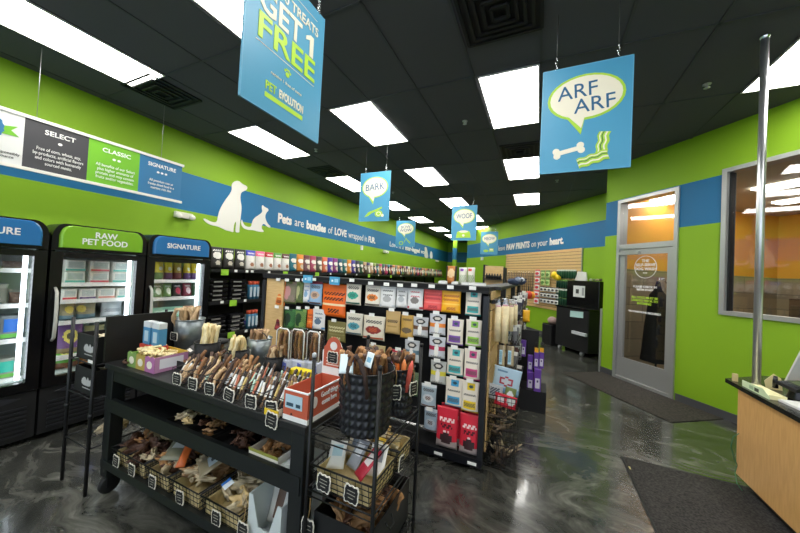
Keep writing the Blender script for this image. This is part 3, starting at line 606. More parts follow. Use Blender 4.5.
for yy, z in ((3.25, 1.0), (3.1, 1.0), (3.5, 1.0), (3.25, .5), (3.55, .5)):
    big = yy == 3.25; b = MB(); b.box(SX+.012, SX+.016, yy, yy+(.12 if big else .05), z-(.09 if big else .04), z, mat('9fd63c', .5) if big else TAGW); b.build('price_label', t)
tops = ['1c1c1c', '1c1c1c', '1c1c1c', '4444b8', 'ee6a90', 'c02630', '5a9a40', '5b2a22', '0f5f70', 'e28a2c', '6b2b30', 'b02f4e', '3d3530', 'e0683c', '5b2f9c', '8c2a7c', '14506a', '2a6a6c', 'e08a2c', '4a3a9a', '2e2e3c', '2f6a48']
bot = ['2a2622', '2a2622', '2a2622']+['ded8d0']*5+['1b6a78', 'd88430', '7a5558', 'b44a66', '5b544c', 'd46a48', '4a3a9a', '8c3a7c', '1c4a5c', '1e6a6a', 'd8862c', '463a90', '3a3a4a', '2f5a40', 'b8863c', '3c3470', '44444c', '3a6a50']
far = ['6a4a3a', '8a7a66', 'c8a078', '4a4a3a', '2a7a8a', 'd8a050', '3a2a5a', 'c03a6a', '1c1c22', 'a84a3a', 'e0d8c8', '2f6a58', 'c87a3a', '4a2a3a', '8a9a4a']
words_c = {'1c1c1c': 'black', '4444b8': 'blue topped white', 'ee6a90': 'pink topped white', 'c02630': 'red topped white', '5a9a40': 'green topped white', '5b2a22': 'brown topped white', '0f5f70': 'teal', 'e28a2c': 'orange', '6b2b30': 'maroon', 'b02f4e': 'magenta', '3d3530': 'dark brown', 'e0683c': 'coral', '5b2f9c': 'purple', '8c2a7c': 'plum'}
y = WY0+.02; i = 0; rr = random.Random(3); fprotos = []
while y < WY1-.3:
    if i < 22:
        wd = .196 if i > 2 else .2; hh = .33 if i < 8 else .35
        deco = [('r', 0, .72, 1, 1, M(tops[i])), ('c', .5, .58 if i > 2 else .62, .36, .14 if i > 2 else .16, M('e9e5dc')), ('c', .5, .28, .2, .1, M('a06a4a' if i > 2 else 'c8c0b0')), ('t', .15, .8, .85, .88, M('f0ece4'))]
        if i > 7: deco = [('r', 0, .8, 1, 1, M(tops[i])), ('c', .5, .62, .4, .13, M('ece6dc')), ('c', .6, .3, .3, .14, M('d8c8b0'))]
        b = pouch(wd-.004, hh, .13, M(bot[i]), deco, 18, 26); o = b.build('food_bag', None, (SX-.08, y+wd/2, 1.4755), PI/2)
        if i < 3: lab = 'black pet food bag with a cream logo, %s in the row above the black trays' % ('first', 'second', 'third')[i]
        elif i < 16: lab = '%s pet food bag standing on the long top wall shelf' % words_c[tops[i]]
        else: lab = None
        tag(o, lab or '%s food bag, %s from the coolers on the top wall shelf' % (('navy', 'dark teal', 'orange', 'violet blue', 'charcoal', 'muted green')[i-16], ORD[i]), 'bag', 'pet food bags on the top wall shelf')
    else:
        k = (i-22) % 15
        if i < 37:
            b = pouch(.18, .33, .13, M(far[k]), [('r', 0, .75, 1, 1, M(far[(k*4+2) % 15])), ('c', .5, .55, .4, .14, M('dcd4c6')), ('c', .5, .25, .3, .1, M(far[(k*7+3) % 15]))], 8, 8); pr = Proto(b.build('food_bag', None, (0, 0, 0))); fprotos.append(pr)
        o = fprotos[k].put((SX-.08, y+.09, 1.4755), (0, 0, PI/2), 'small %s food bag, %s from the coolers on the top wall shelf' % (('brown', 'taupe', 'sand', 'olive', 'teal', 'ochre', 'plum', 'pink', 'black', 'rust', 'cream', 'sea green', 'orange', 'maroon', 'moss green')[k], ORD[min(i, 47)] if i < 48 else 'farthest'), 'bag', 'far pet food bags on the top wall shelf'); wd = .186
    y += wd; i += 1
# black trays lying in stacks, lower shelves
trb = MB(); trb.rbox(-.15, .15, -.12, .12, 0, .055, .03, BLACKG); trb.box(-.1, .04, -.1215, -.119, .012, .034, mat('8c8a84', .5)); trb.rbox(-.13, .13, -.1, .1, .055, .066, .02, mat('26262a', .2))
trp = Proto(trb.build('food_tray'))
for z, c in ((1.0, 'upper'), (.51, 'lower')):
    for q, yy in enumerate((3.1, 3.43)):
        for k in range(5 if z > .6 else 4): trp.put((SX-.14, yy, z-.009+.0675*k), (0, 0, PI/2+rr.uniform(-.08, .08)), 'black sealed food tray, %s from the bottom in the %s stack, %s tray shelf' % (ORD[k], ('left', 'right')[q], c), 'tray', 'stacked black trays by the coolers')
    tubes = None
    b = MB(); b.tube([(0, 0, 0), (0, 0, .24)], .034, mat('3f7fa0', .4), 12); b.tube([(0, 0, .24), (0, 0, .3)], .034, mat('d85a3a', .5), 12); b.box(-.02, .02, -.036, -.03, .04, .2, mat('c4d4dc', .5)); pr = Proto(b.build('treat_tube'))
    for k in range(3): pr.put((SX-.06, 3.66+.072*k, z-.009), (0, 0, PI/2), 'blue tube with orange top, %s from the left on the %s tray shelf' % (ORD[k], c), 'tube', 'blue and orange tubes by the trays')
    if z < .6:
        b = pouch(.2, .2, .1, M('cfcfd4'), [('r', .1, .1, .9, .45, M('4a48a8'))]); tag(b.build('litter_bag', None, (SX-.3, 3.8, z-.009), PI/2), 'white and purple bag beside the lower tube stack', 'bag')

# ================= COOLER CONTENTS (soft packs)
def soft(px0, px1, z, h, base, deco, label, x=CX-.17, d=.12, lean=0.):
    a, c = at_x(px0, 320, x), at_x(px1, 320, x); b = pouch(c.y-a.y, h, d, base, deco); o = b.build('food_bag', None, (x-d/2, (a.y+c.y)/2, z+.001), PI/2); return tag(o, label, 'bag')
soft(60, 77, C2[2], .16, M('8a7d5a'), [('r', 0, 0, 1, .3, M('54707c')), ('c', .6, .6, .3, .2, M('d8c050'))], 'tan and slate bag, leftmost on the third shelf of the green header cooler')
soft(78, 98, C2[2], .165, M('8a7d5a'), [('r', 0, 0, 1, .3, M('54707c')), ('c', .2, .6, .2, .2, M('d8c050'))], 'tan and slate bag, second on the third shelf of the green header cooler')
soft(103, 124, C2[2], .17, M('c6ccd0'), [('t', .1, .3, .9, .5, M('8a9298'))], 'silvery white bag on the third shelf of the green header cooler')
soft(59, 87, C2[3], .27, M('6c4a80'), [('c', .5, .6, .28, .24, M('e0d060')), ('c', .5, .6, .15, .12, M('4a4a30')), ('r', 0, 0, 1, .22, M('8a7a50'))], 'purple bag with a round yellow badge in the green header cooler')
soft(88, 108, C2[3], .24, M('8f8a5a'), [('c', .5, .6, .28, .2, M('c8c090'))], 'olive bag right of the purple bag in the green header cooler')
soft(58, 84, .516, .28, M('5fae3c'), [('c', .5, .6, .3, .24, M('e8e070')), ('t', .3, .5, .7, .7, M('3a4a20')), ('r', 0, 0, 1, .22, M('7a4a30'))], 'bright green bag with a yellow badge at the bottom of the green header cooler')
soft(85, 105, .516, .24, M('b87a3c'), [('c', .5, .5, .3, .2, M('e8d8a0'))], 'orange brown bag at the bottom of the green header cooler')
YEL = 'e0c828'
for k, (a, c, bc, tc, nm) in enumerate(((154, 163, YEL, '3a6a30', 'yellow and green'), (163.5, 172, YEL, '6a3a5a', 'yellow and plum'), (172.5, 181, 'b89a3a', '7a3a3a', 'mustard'), (183, 190, YEL, '6a4a7a', 'yellow and violet'), (190.5, 198, YEL, '7a5a8a', 'yellow and lilac'))):
    soft(a, c, C3[0], .23, M(bc), [('r', 0, 0, 1, .35, M(tc)), ('c', .5, .55, .2, .1, M('efe9d0'))], '%s food bag on the top shelf of the farthest cooler' % nm)
for k, (a, c, bc, tc, nm) in enumerate(((152, 163, '5a7a4a', 'd8dccc', 'green'), (163.5, 172, '7a9a5a', 'e4e4d4', 'pale green'), (172.5, 182, '33302e', 'c03050', 'black with red badge'), (183, 192, '8a3a48', 'e0c8c8', 'wine red'), (192.5, 199, '4a6a4a', 'e0dccc', 'dark green'))):
    soft(a, c, C3[1], .155, M(bc), [('c', .5, .45, .25, .25, M(tc)), ('t', .2, .75, .8, .85, M('d0d0c8'))], '%s food bag on the second shelf of the farthest cooler' % nm)
soft(152, 185, C3[2], .13, M('8fc0a4'), [('t', .1, .3, .9, .7, M('d8e8dc'))], 'pale green wrapped pack on the third shelf of the farthest cooler')
soft(0, 22, C1[0], .06, MEAT, (), 'thin brown meat pack on the top shelf of the cooler at the picture edge'); soft(-12, 9, C1[1], .16, M('8b8f80'), [('t', 0, .1, 1, .8, M('5c5a4c'))], 'grey clear wrapped pack on the second shelf of the cooler at the picture edge'); soft(9.5, 27, C1[1], .09, MEAT, (), 'flat brown meat pack beside the grey pack, cooler at the picture edge')
food(0, 25, C1[2], .19, 'food_carton', 'bright blue pet food box standing on a green shelf strip, cooler at the picture edge', 'carton', mat('7a8284', .4), mat('1e6fd0', .4), LGRN, d=.16)
food(0, 20, C1[3], .16, 'food_carton', 'grey box with turquoise bottles printed on it, in the cooler at the picture edge', 'carton', mat('9a9c90', .4), mat('2ab8a0', .4), LGRN, d=.16)
soft(-10, 10, .516, .07, MEAT, [('t', .1, .1, .9, .9, M('a8a89c'))], 'brown pack at the bottom left of the cooler at the picture edge'); soft(11, 24, .516, .07, M('6a6a60'), [('t', .1, .1, .9, .9, M('c8c8c0'))], 'grey pack at the bottom right of the cooler at the picture edge')

# ================= MAIN GONDOLA FACING THE CAMERA
GY = 2.56; GL = -2.86; GR = -.365; GT = 1.47
t = empty('gondola_shelf', ((GL+GR)/2, GY, 0), 0, 'black steel gondola facing us, hung with rows of treat bags', 'shelving'); gx = (GL+GR)/2; hw = (GR-GL)/2
PEG = mat('0f0f11', .6)
b = MB(); b.box(-hw+.0, hw-.04, .24, .26, .12, GT-.07, PEG); b.build('back_panel', t)
b = MB(); b.box(-hw+.045, -hw+.30, .0, .02, .3, GT-.055, TAN); b.build('wood_panel', t, )
b = MB(); b.box(-hw, hw, -.02, .29, GT-.05, GT-.03, BLACK); b.box(-hw, hw, -.025, .29, GT-.03, GT, mat('0b0b0c', .85)); b.build('top_rail', t)
for x in (-hw, hw-.04): b = MB(); b.box(x, x+.045, -.02, .03, .06, GT-.075, mat('26282c', .4, .3)); b.build('upright', t)
b = MB(); b.box(-hw+.0, hw, -.02, .24, .07, .1, BLACK); b.box(-hw, hw, -.03, -.02, .035, .1, mat('0d0f16', .35)); b.build('base_deck', t)
for x in (-.35, .3, .86, 1.14): b = MB(); b.box(x, x+.07, -.034, -.03, .05, .072, TAGW); b.build('price_label', t)
for x in (-hw+.1, hw-.08):
    b = MB(); b.lathe([(.0, -.012), (.035, -.012), (.035, .012), (0, .012)], BLACK, 14); o = b.build('caster', t, (x, .02, .036)); o.rotation_euler = (0, PI/2, 0)
def hookline(x, z, y0=.24):     # peg hook and its price tag, as parts of the gondola
    b = MB(); b.tube([(x-gx, .24, z), (x-gx, -.015, z), (x-gx, -.02, z+.02)], .0025, CHROME, 5); hk = b.build('peg_hook', t)
    b = MB(); b.box(x-gx-.028, x-gx+.028, -.026, -.022, z-.002, z+.028, TAGW); b.build('price_tag', hk)
KR = M('c4a368')
bags = [
 (276, 281, 285, 306, d_word('e07a2a', '5a2c10', 'f0c080'), 'narrow orange bag next to the bare wood panel, top row'),
 (283, 281.5, 295.5, 304, d_camo('5a6a38', '8a7a6a', 'c08a88'), 'green and pink mottled bag, top row left'),
 (296.5, 281.5, 303, 303, d_camo('7c8c4c', '4c5c2c', 'a8a878'), 'narrow olive green bag, top row left'),
 (303, 281.5, 309.5, 303, d_white('4a78b0', '8ab0d0', '5a90c0'), 'narrow pale blue bag, top row left'),
 (310, 281, 322, 305, d_art('8fb4d4', '8a1f38', 'c8a890', '5a3a30'), 'maroon topped blue bag left of the big orange bag'),
 (322, 284, 345, 317, d_word('ee6a14', '3c1c0c', 'f4dcb0'), 'big bright orange bag with two dark text lines, top row'),
 (346.5, 282, 361, 305, d_art('e4dccb', 'e0d6c4', '2a9c84', '246b5c'), 'cream bag with a teal green picture right of the big orange bag'),
 (365, 285, 380, 306.5, d_art('ece4d4', 'ece4d4', 'e8842c', '4a3a2c'), 'cream bag with an orange picture, top row middle'),
 (380.5, 286, 395.5, 308, d_white('5a5a5a', 'a8a8a8', 'c8ccd0'), 'wide white bag with grey print, top row middle'),
 (396, 287, 407, 308, d_white('44444a', 'b0b4b8', 'd0d4d8'), 'narrow white bag with grey print, top row middle'),
 (408, 287, 423, 310, d_white('c02f3c', '7a7470', 'b83a44'), 'white bag with red lettering, top row'),
 (423.5, 288, 442, 311, d_word('ec5a58', 'b02a34', 'f07a74'), 'coral red bag between white and yellow bags, top row'),
 (442, 289, 460.5, 313, d_word('f4b018', 'a8501c', 'f8c850'), 'golden yellow bag, top row right'),
 (465.6, 290, 480.6, 316, d_topper('2fa8a8'), 'tall cream bag with a teal square, top right corner'),
 (275, 308, 283, 331, d_word('7a1f2a', 'c0504c', '5a1c20'), 'narrow maroon bag, second row beside the wood panel'),
 (283.5, 309, 295, 330, d_camo('22482a', '3f7a3c', '16301c'), 'dark green striped bag, second row left'),
 (295.5, 309, 306, 330, d_camo('2f6a34', '7a9a4c', '1f4424'), 'leaf green bag, second row left'),
 (306.5, 309, 312.5, 329, d_word('ee7420', 'a84414', 'f4a050'), 'narrow orange bag, second row'),
 (313, 309, 325, 330, d_white('44607a', '5a7088', '4a90d0'), 'blue grey bag, second row left of the olive one'),
 (327, 321.5, 345, 342, d_word('7c7440', 'd8d0a0', '8a8250'), 'olive bag with pale lettering under the big orange bag'),
 (346.5, 313, 362.5, 335, d_art('ddd8c8', 'ddd8c8', '4a9aa8', '2c5a68'), 'cream and blue bag, second row middle'),
 (363, 316, 384, 340, d_art('e2dac6', 'e2dac6', '8a2f28', 'c0562c'), 'wide cream bag with a dark red picture, second row'),
 (386, 311, 400, 334, (KR, [('t', .15, .5, .85, .62, M('3a2c1c')), ('r', .2, .3, .8, .36, M('a8884c'))]), 'kraft tan bag with dark text, second row'),
 (400.5, 315, 413, 338.5, (M('caa04c'), [('t', .15, .75, .85, .84, M('4a3a1c')), ('c', .5, .35, .4, .12, M('6a5a44'))]), 'mustard kraft bag, second row'),
 (413.5, 317, 428, 337, d_dog('b9bcc0', '6b4a34'), 'silver bag with a brown band, second row'),
 (429.5, 314, 445, 335, d_dog('c9ccd4', 'e8862c'), 'silver bag with an orange band and round badge'),
 (447.5, 319, 463, 345, d_topper('7a4aa8'), 'tall cream bag with a purple square'),
 (466, 320, 481, 347, d_topper('8cc43c'), 'tall cream bag with a lime green square'),
 (429.5, 336.5, 445, 358, d_dog('c4c8d0', 'a8264a'), 'silver bag with a magenta band and round badge'),
 (447, 348, 463, 376, d_topper('3fb0b4'), 'tall cream bag with a pale teal square, third row'),
 (464.5, 349, 480, 380, d_topper('c83f80'), 'tall cream bag with a pink square, third row'),
 (430.5, 361, 445.5, 384, d_dog('b9bcb8', 'd8cc3c'), 'silver bag with a yellow band'),
 (421.5, 384, 436, 407, d_art('9fb0bc', 'dce0e4', 'c8ccd0', '6a4434'), 'grey blue bag with brown lower part, fourth row'),
 (445.5, 378, 462, 407, d_topper('3f9ccc'), 'tall cream bag with a sky blue square'),
 (462, 381, 478.5, 412, d_topper('e8c81c'), 'tall cream bag with a yellow square'),
 (424, 409, 437, 432, d_art('8fa0b0', 'c8d0d8', 'a8b0b8', '5a4034'), 'grey blue bag with brown lower part, just left of the red bags'),
 (392, 350, 407, 372, d_art('c8b8a8', 'b03040', '8a6a5a', '5a3a30'), 'red topped beige bag low behind the black woven baskets'),
 (404, 372, 418, 396, d_camo('3a5a3c', '6a7a5c', '5a4a38'), 'dark green bag low behind the wire rack'),
 (405, 340, 419, 362, d_dog('c0c4c8', '5a7a8a'), 'silver bag with a slate band behind the black woven baskets'),
 (366, 345, 384, 368, d_word('b8a878', '5a4a2c', 'a89868'), 'khaki bag half hidden behind the brown chews'),
]
for i, (x0, y0, x1, y1, (base, deco), lab) in enumerate(bags):
    xc, wd, zb, zt = rect_y(x0, y0, x1, y1, GY+.02); b = pouch(wd*1.06, zt-zb, .055, base, deco, 22, 32)
    o = b.build('treat_bag', None, (xc, GY+.02+.012*(i % 2), zb)); tag(o, lab, 'bag', 'treat bags hanging on the black gondola'); hookline(xc, zt+.004)
for (x0, y0, x1, y1, lab) in ((436.5, 407, 458, 445, 'left'), (459.5, 414, 480, 452, 'right')):
    xc, wd, zb, zt = rect_y(x0, y0, x1, y1, GY+.02); zb = .101
    for k in (0, 1):
        b = pouch(wd, zt-zb, .07, *d_red(), 14, 20); o = b.build('treat_bag', None, (xc+.015*k, GY+.02+.075*k, zb)); tag(o, 'red standing treat bag, %s pair at the bottom right of the gondola, %s bag' % (lab, ('front', 'back')[k]), 'bag', 'red treat bags on the gondola base')
b = MB(); 
for x in (-1.35, -1.02):
    b = MB(); b.box(x, x+.12, -.032, -.027, GT-.08, GT+.0, mat('4aa0c8', .5)); b.build('blue_sign', t) if False else None
for px in (308, 335):
    x = at_y(px, 275, GY-.03).x; b = MB(); b.box(x-gx-.06, x-gx+.06, -.034, -.027, GT-.07, GT+.01, mat('4aa0c8', .5)); b.box(x-gx-.035, x-gx-.015, -.036, -.034, GT-.04, GT-.02, WHITE); b.box(x-gx+.0, x-gx+.045, -.036, -.034, GT-.045, GT-.01, mat('9fd0e8', .5)); b.build('shelf_sign', t)

# ================= TREAT TABLE (near left)
TX0, TX1, TY0, TY1, TZ = -2.6, -.9, 1.07, 1.92, .86
TBK = mat('0f1011', .5, bump=.1, bscale=90); TBR = mat('101516', .42)
tb = empty('treat_table', ((TX0+TX1)/2, TY0, 0), 0, 'long black two tier display table on wheels piled with loose dog chews', 'table'); tx = (TX0+TX1)/2; hw = (TX1-TX0)/2; dp = TY1-TY0
b = MB(); b.box(-hw, hw, 0, dp, TZ-.035, TZ, TBK); b.build('tabletop', tb, bevel=.004)
b = MB(); b.box(-hw+.02, hw-.02, .016, .035, TZ-.11, TZ-.035, TBR); b.box(-hw+.02, hw-.02, dp-.035, dp-.01, TZ-.11, TZ-.035, TBR); b.build('apron', tb)
for x in (-hw+.01, hw-.085):
    for y in (.01, dp-.09):
        b = MB(); b.box(x, x+.075, y, y+.075, .12, TZ-.035, TBR); lg = b.build('leg', tb, bevel=.004)
        b = MB(); b.lathe([(.0, -.016), (.05, -.016), (.058, -.01), (.058, .01), (.05, .016), (0, .016)], BLACK, 18); wv = b.build('wheel', lg, (x+.037, y+.037, .059)); wv.rotation_euler = (0, PI/2, 0)
        b = MB(); b.box(x+.012, x+.018, y+.015, y+.06, .05, .12, STEELB); b.box(x+.058, x+.063, y+.015, y+.06, .05, .12, STEELB); b.build('caster_fork', lg)
b = MB(); b.box(-hw+.02, hw-.02, .004, .03, .555, .635, TBR); b.box(-hw+.02, hw-.02, .03, .27, .555, .575, TBK); b.build('middle_shelf', tb)
b = MB(); b.box(-hw+.02, hw-.02, .004, .03, .185, .235, TBR); b.box(-hw+.02, hw-.02, .03, .62, .185, .205, TBK); b.build('lower_shelf', tb)
b = MB(); b.box(-hw+.09, -hw+.75, .28, .3, .205, TZ-.11, TBK); b.build('divider_panel', tb)

def scallop(w, h, n=4):
    pts = []; 
    prof = [(0, 1), (.18, 1.0), (.3, .9), (.45, 1.0), (.6, 1.04)]
    import_pts = [(-.5, -.28), (-.42, -.36), (-.44, -.46), (-.3, -.5), (-.18, -.42), (0, -.5), (.18, -.42), (.3, -.5), (.44, -.46), (.42, -.36), (.5, -.28), (.46, 0), (.5, .28), (.42, .36), (.44, .46), (.3, .5), (.18, .42), (0, .5), (-.18, .42), (-.3, .5), (-.44, .46), (-.42, .36), (-.5, .28), (-.46, 0)]
    return [(x*w, z*h) for x, z in import_pts]
def chalk(parent, loc, w=.075, h=.07, rz=0., ry=0., string=False, name='chalk_label'):
    b = MB(); b.prism(smooth_outline(scallop(w, h), 1), -.002, .002, mat('e2ddcf', .6)); b.prism(smooth_outline(scallop(w*.87, h*.86), 1), -.003, -.002, TAGB)
    for k, (a, c) in enumerate(((-.25, .25), (-.28, .28), (-.18, .18))):
        z = h*(.18-.18*k); b.box(a*w, c*w, -.0036, -.003, z-.0012, z+.0012, mat('a8a498', .6))
    if string: b.tube([(0, 0, h*.5), (.004, .004, h*.5+.04), (-.004, .012, h*.5+.075)], .0022, mat('a88a5a', .8), 5)
    o = b.build(name, parent, loc, rz); o.rotation_euler = (0, ry, rz); return o
# ---- loose chew prototypes
def stick_mesh(L, r, m, bend=.02, seed=0, n=6, knob=0.):
    b = MB(); R2 = random.Random(seed); pts = []; rs = []
    for i in range(n+1):
        f = i/n; pts.append((bend*math.sin(PI*f)+R2.uniform(-.4, .4)*r, R2.uniform(-.4, .4)*r, f*L)); rs.append(r*(1+R2.uniform(-.28, .28))*(1+knob*(1 if i in (0, n) else 0)))
    b.tube(pts, rs, m, 7); return b
def wrapped(L, r, m, band, seed=0):
    b = MB(); b.tube([(0, 0, 0), (0, 0, L*.35), (0, 0, L*.8), (0, 0, L)], [r*.9, r, r, r*.8], [m, band, m], 8); return b
class Kinds:
    def __init__(s, name, meshes): s.p = [Proto(x.build(name)) for x in meshes]
    def put(s, k, *a, **kw): return s.p[k % len(s.p)].put(*a, **kw)
brownm = [mat(c, .65, var=.35, bscale=60) for c in ('4c3020', '7c5430', '33211a', 'a4784a', '452e20')]
palem = [mat(c, .6, var=.12, bscale=30) for c in ('e2d3a4', 'd8c48c', 'ead9b0', 'cdb27c')]
tanm = [mat(c, .65, var=.2, bscale=40) for c in ('b89a74', '96744f', 'cbb08a', '846448')]
K_brown = Kinds('jerky_chew', [stick_mesh(.2, .011, brownm[i % 5], .012*(i-2), i, knob=.3) for i in range(5)])
K_gul = Kinds('braided_chew', [stick_mesh(.3, .0125, brownm[(i*2+1) % 5], .045*(i-1.5), 30+i, 11, knob=.4) for i in range(4)])
K_pale = Kinds('rawhide_roll', [stick_mesh(.17, .0105, palem[i], .008*(i-1.5), 10+i) for i in range(4)])
K_tan = Kinds('collagen_twist', [stick_mesh(.16, .0115, tanm[i], .012*(i-1.5), 20+i, knob=.35) for i in range(4)])
wc = [('8a6a4a', 'e0dcd4'), ('2a2220', 'a8c8b8'), ('6a4a34', 'b86a50'), ('2a2422', 'd8dce0'), ('6a5238', 'c8b070'), ('4a382c', '3c2c26'), ('1e1c1c', 'e8e8e4')]
K_wrap = Kinds('wrapped_treat', [wrapped(.14, .0065, mat(a, .5), mat(c, .35), i) for i, (a, c) in enumerate(wc)])
def bonem(m, L=.05, r=.012):
    b = MB(); b.tube([(-L, 0, 0), (L, 0, 0)], r*.8, m, 8)
    for sx in (-1, 1):
        for sy in (-1, 1): b.blob((sx*L, sy*r*.8, 0), (r, r, r*.9), m, 0, 0, 1)
    return b
K_bone = Kinds('small_bone', [bonem(x) for x in palem[:2]])
def chunk(m, sd, r=(.036, .018, .010)): b = MB(); b.blob((0, 0, 0), r, m, sd, 1.3, 3); return b
K_chunk = Kinds('dried_chew', [chunk(m_, i*7+1) for i, m_ in enumerate((palem[3], tanm[1], brownm[0], mat('b9a98a', .7, var=.25), brownm[3], mat('cfc2a2', .7, var=.2)))])
rnd = random.Random(11)
# ---- front row of tagged bins on the table top
tagx = [-1.83, -1.69, -1.55, -1.40, -1.245, -1.11]
binm = mat('1a1a1b', .5)
bins = [('mottled brown bones', 0), ('pink wrapped rolls', 1), ('blue banded rolls', 3), ('orange wrapped rolls', 2), ('green banded sticks', 4), ('dark banded sticks', 5)]
def open_bin(w, d, h, m, th=.004):
    b = MB(); b.box(-w/2, w/2, 0, d, 0, th, m); b.box(-w/2, -w/2+th, 0, d, th, h, m); b.box(w/2-th, w/2, 0, d, th, h, m); b.box(-w/2+th, w/2-th, 0, th, th, h, m); b.box(-w/2+th, w/2-th, d-th, d, th, h, m); return b
desc = ['leftmost', 'second', 'third', 'fourth', 'fifth', 'last']
for i, x in enumerate(tagx):
    t = empty('treat_bin', (x, 1.085, TZ), 0, 'tagged black wire bin of chews, %s in the front row on the table' % desc[i], 'bin', 'tagged bins along the table front')
    b = MB(); w_, d_, h_ = .125, .3, .085
    for z in (.004, .045, .085): b.tube([(-w_/2, 0, z), (w_/2, 0, z), (w_/2, d_, z), (-w_/2, d_, z), (-w_/2, 0, z)], .0022, binm, 4)
    for k in range(6): xx = -w_/2+w_*k/5; b.tube([(xx, 0, .085), (xx, 0, .004), (xx, d_, .004), (xx, d_, .085)], .0014, binm, 4)
    b.build('wire_frame', t); chalk(t, (0, -.008, .035), .078, .068, 0, rnd.uniform(-.15, .15))
    for r_ in range(3):
        for c in range(7):
            kk = Kinds
            px_ = x-.05+.0165*c+rnd.uniform(-.004, .004); py_ = 1.10+.085*r_+rnd.uniform(-.006, .006); lean = -rnd.uniform(.55, .85); g_ = 'loose chews in the tagged bins'
            K = K_wrap if (i >= 3 or (r_+c) % 3 == 0) else K_brown if (c+i) % 2 else K_tan
            kn = i*2+c if K is K_wrap else rnd.randrange(9)
            K.put(kn, (px_, py_, TZ+.012), (lean, rnd.uniform(-.12, .12), rnd.uniform(0, .5)), '%s in the %s tagged bin of the table front row' % ({K_wrap: 'thin banded wrapped stick', K_brown: 'dark brown jerky stick', K_tan: 'knobbly tan twist'}[K], desc[i]), 'dog chew', {K_wrap: 'wrapped sticks in the %s tagged bin' % desc[i], K_brown: 'jerky sticks in the %s tagged bin' % desc[i], K_tan: 'tan twists in the %s tagged bin' % desc[i]}[K], scale=.82 if K is not K_wrap else 1.)
t = empty('treat_tray', (-1.12, 1.09, TZ), 0, 'low white and yellow tray of small chews beside the orange box', 'tray') if False else None
# ---- scalloped colour box with bone treats (left)
t = empty('scalloped_box', (-2.27, 1.11, TZ), 0, 'green, yellow and pink scalloped cardboard box full of small pale bones', 'box')
for k, (c, nm) in enumerate((('77984f', 'g'), ('b0984a', 'y'), ('a8689a', 'p'))):
    w3 = .1; x0 = -.15+w3*k; top = [(x0+w3*(1-j/8), .085+.014*math.sin(PI*((j/8*2) % 1.0001))) for j in range(9)]
    b = MB(); b.prism([(x0, 0), (x0+w3, 0)]+top, 0, .004, mat(c, .5)); b.prism(ell(x0+.05, .045, .028, .024, n=12), -.0012, 0, mat('e8e2d2', .5)); b.build('front_panel', t)
b = MB(); b.box(-.15, -.146, .004, .2, 0, .085, mat('7fae4a', .5)); b.box(.146, .15, .004, .2, 0, .095, mat('b884a8', .5)); b.box(-.146, .146, .196, .2, 0, .1, mat('c8a83c', .5)); b.box(-.146, .146, .004, .196, 0, .004, PAPER); b.box(.15, .1505, .03, .17, .02, .08, mat('e6e4ea', .5)); b.build('box_body', t)
for k in range(34):
    K_bone.put(rnd.randrange(2), (-2.27+rnd.uniform(-.1, .1), 1.21+rnd.uniform(-.065, .065), TZ+.06+.0018*k), (rnd.uniform(-.4, .4), rnd.uniform(-.3, .3), rnd.uniform(0, 3)), 'small pale bone in the heap filling the scalloped colour box', 'dog treat', 'bones heaped in the scalloped box', scale=.8)
for k in range(5):
    K_brown.put(k, (-2.47+rnd.uniform(-.04, .04), 1.13+.03*k, TZ+.02+.004*k), (PI/2+rnd.uniform(-.15, .15), 0, rnd.uniform(.9, 1.6)), 'brown jerky stick lying at the far left end of the table', 'dog chew', 'jerky at the left table end', scale=.6)
# dark tapered bags lying behind the scalloped box
for k, (x, y) in enumerate(((-2.3, 1.42), (-2.17, 1.44))):
    b = pouch(.09, .2, .03, M('2c2a2a'), [('r', .2, .3, .8, .8, M('d8d4cc')), ('r', .3, .4, .7, .6, M('1c1c1c'))], 8, 10); o = b.build('treat_pouch', None, (x, y-.05, TZ+.01), 0); o.rotation_euler = (-.95, .3, .0); tag(o, 'slim dark pouch with a white label leaning behind the scalloped box, %s one' % ('left', 'right')[k], 'pouch')
# carton display with two blue and white packs
xc, wd, zb, zt = rect_y(146, 320, 169, 344, 1.27)
t = empty('carton_display', (xc, 1.22, TZ), 0, 'red orange counter display holding blue and white cartons on the table', 'display')
b = MB(); b.box(-wd*.38, wd*.38, 0, .07, 0, .11, mat('c8452c', .5)); b.box(-wd*.38, wd*.38, -.001, 0, .06, .08, mat('f0ece4', .5)); b.build('tray', t)
for k in (-1, 1):
    b = MB(); ch = (zt-TZ)*.95-.11; b.box(-wd*.15, wd*.15, -.0, .05, 0, ch*.75, mat('4a8ab4', .4)); b.box(-wd*.15, wd*.15, -.0, .05, ch*.75, ch, mat('d4d8da', .4)); b.box(-wd*.08, wd*.08, -.002, -.0, .02, ch*.6, mat('b8d0dc', .4)); o = b.build('treat_carton', None, (xc+k*wd*.19, 1.232, TZ+.112)); tag(o, 'blue and white upright carton in the red orange display, %s one' % ('left' if k < 0 else 'right'), 'carton')
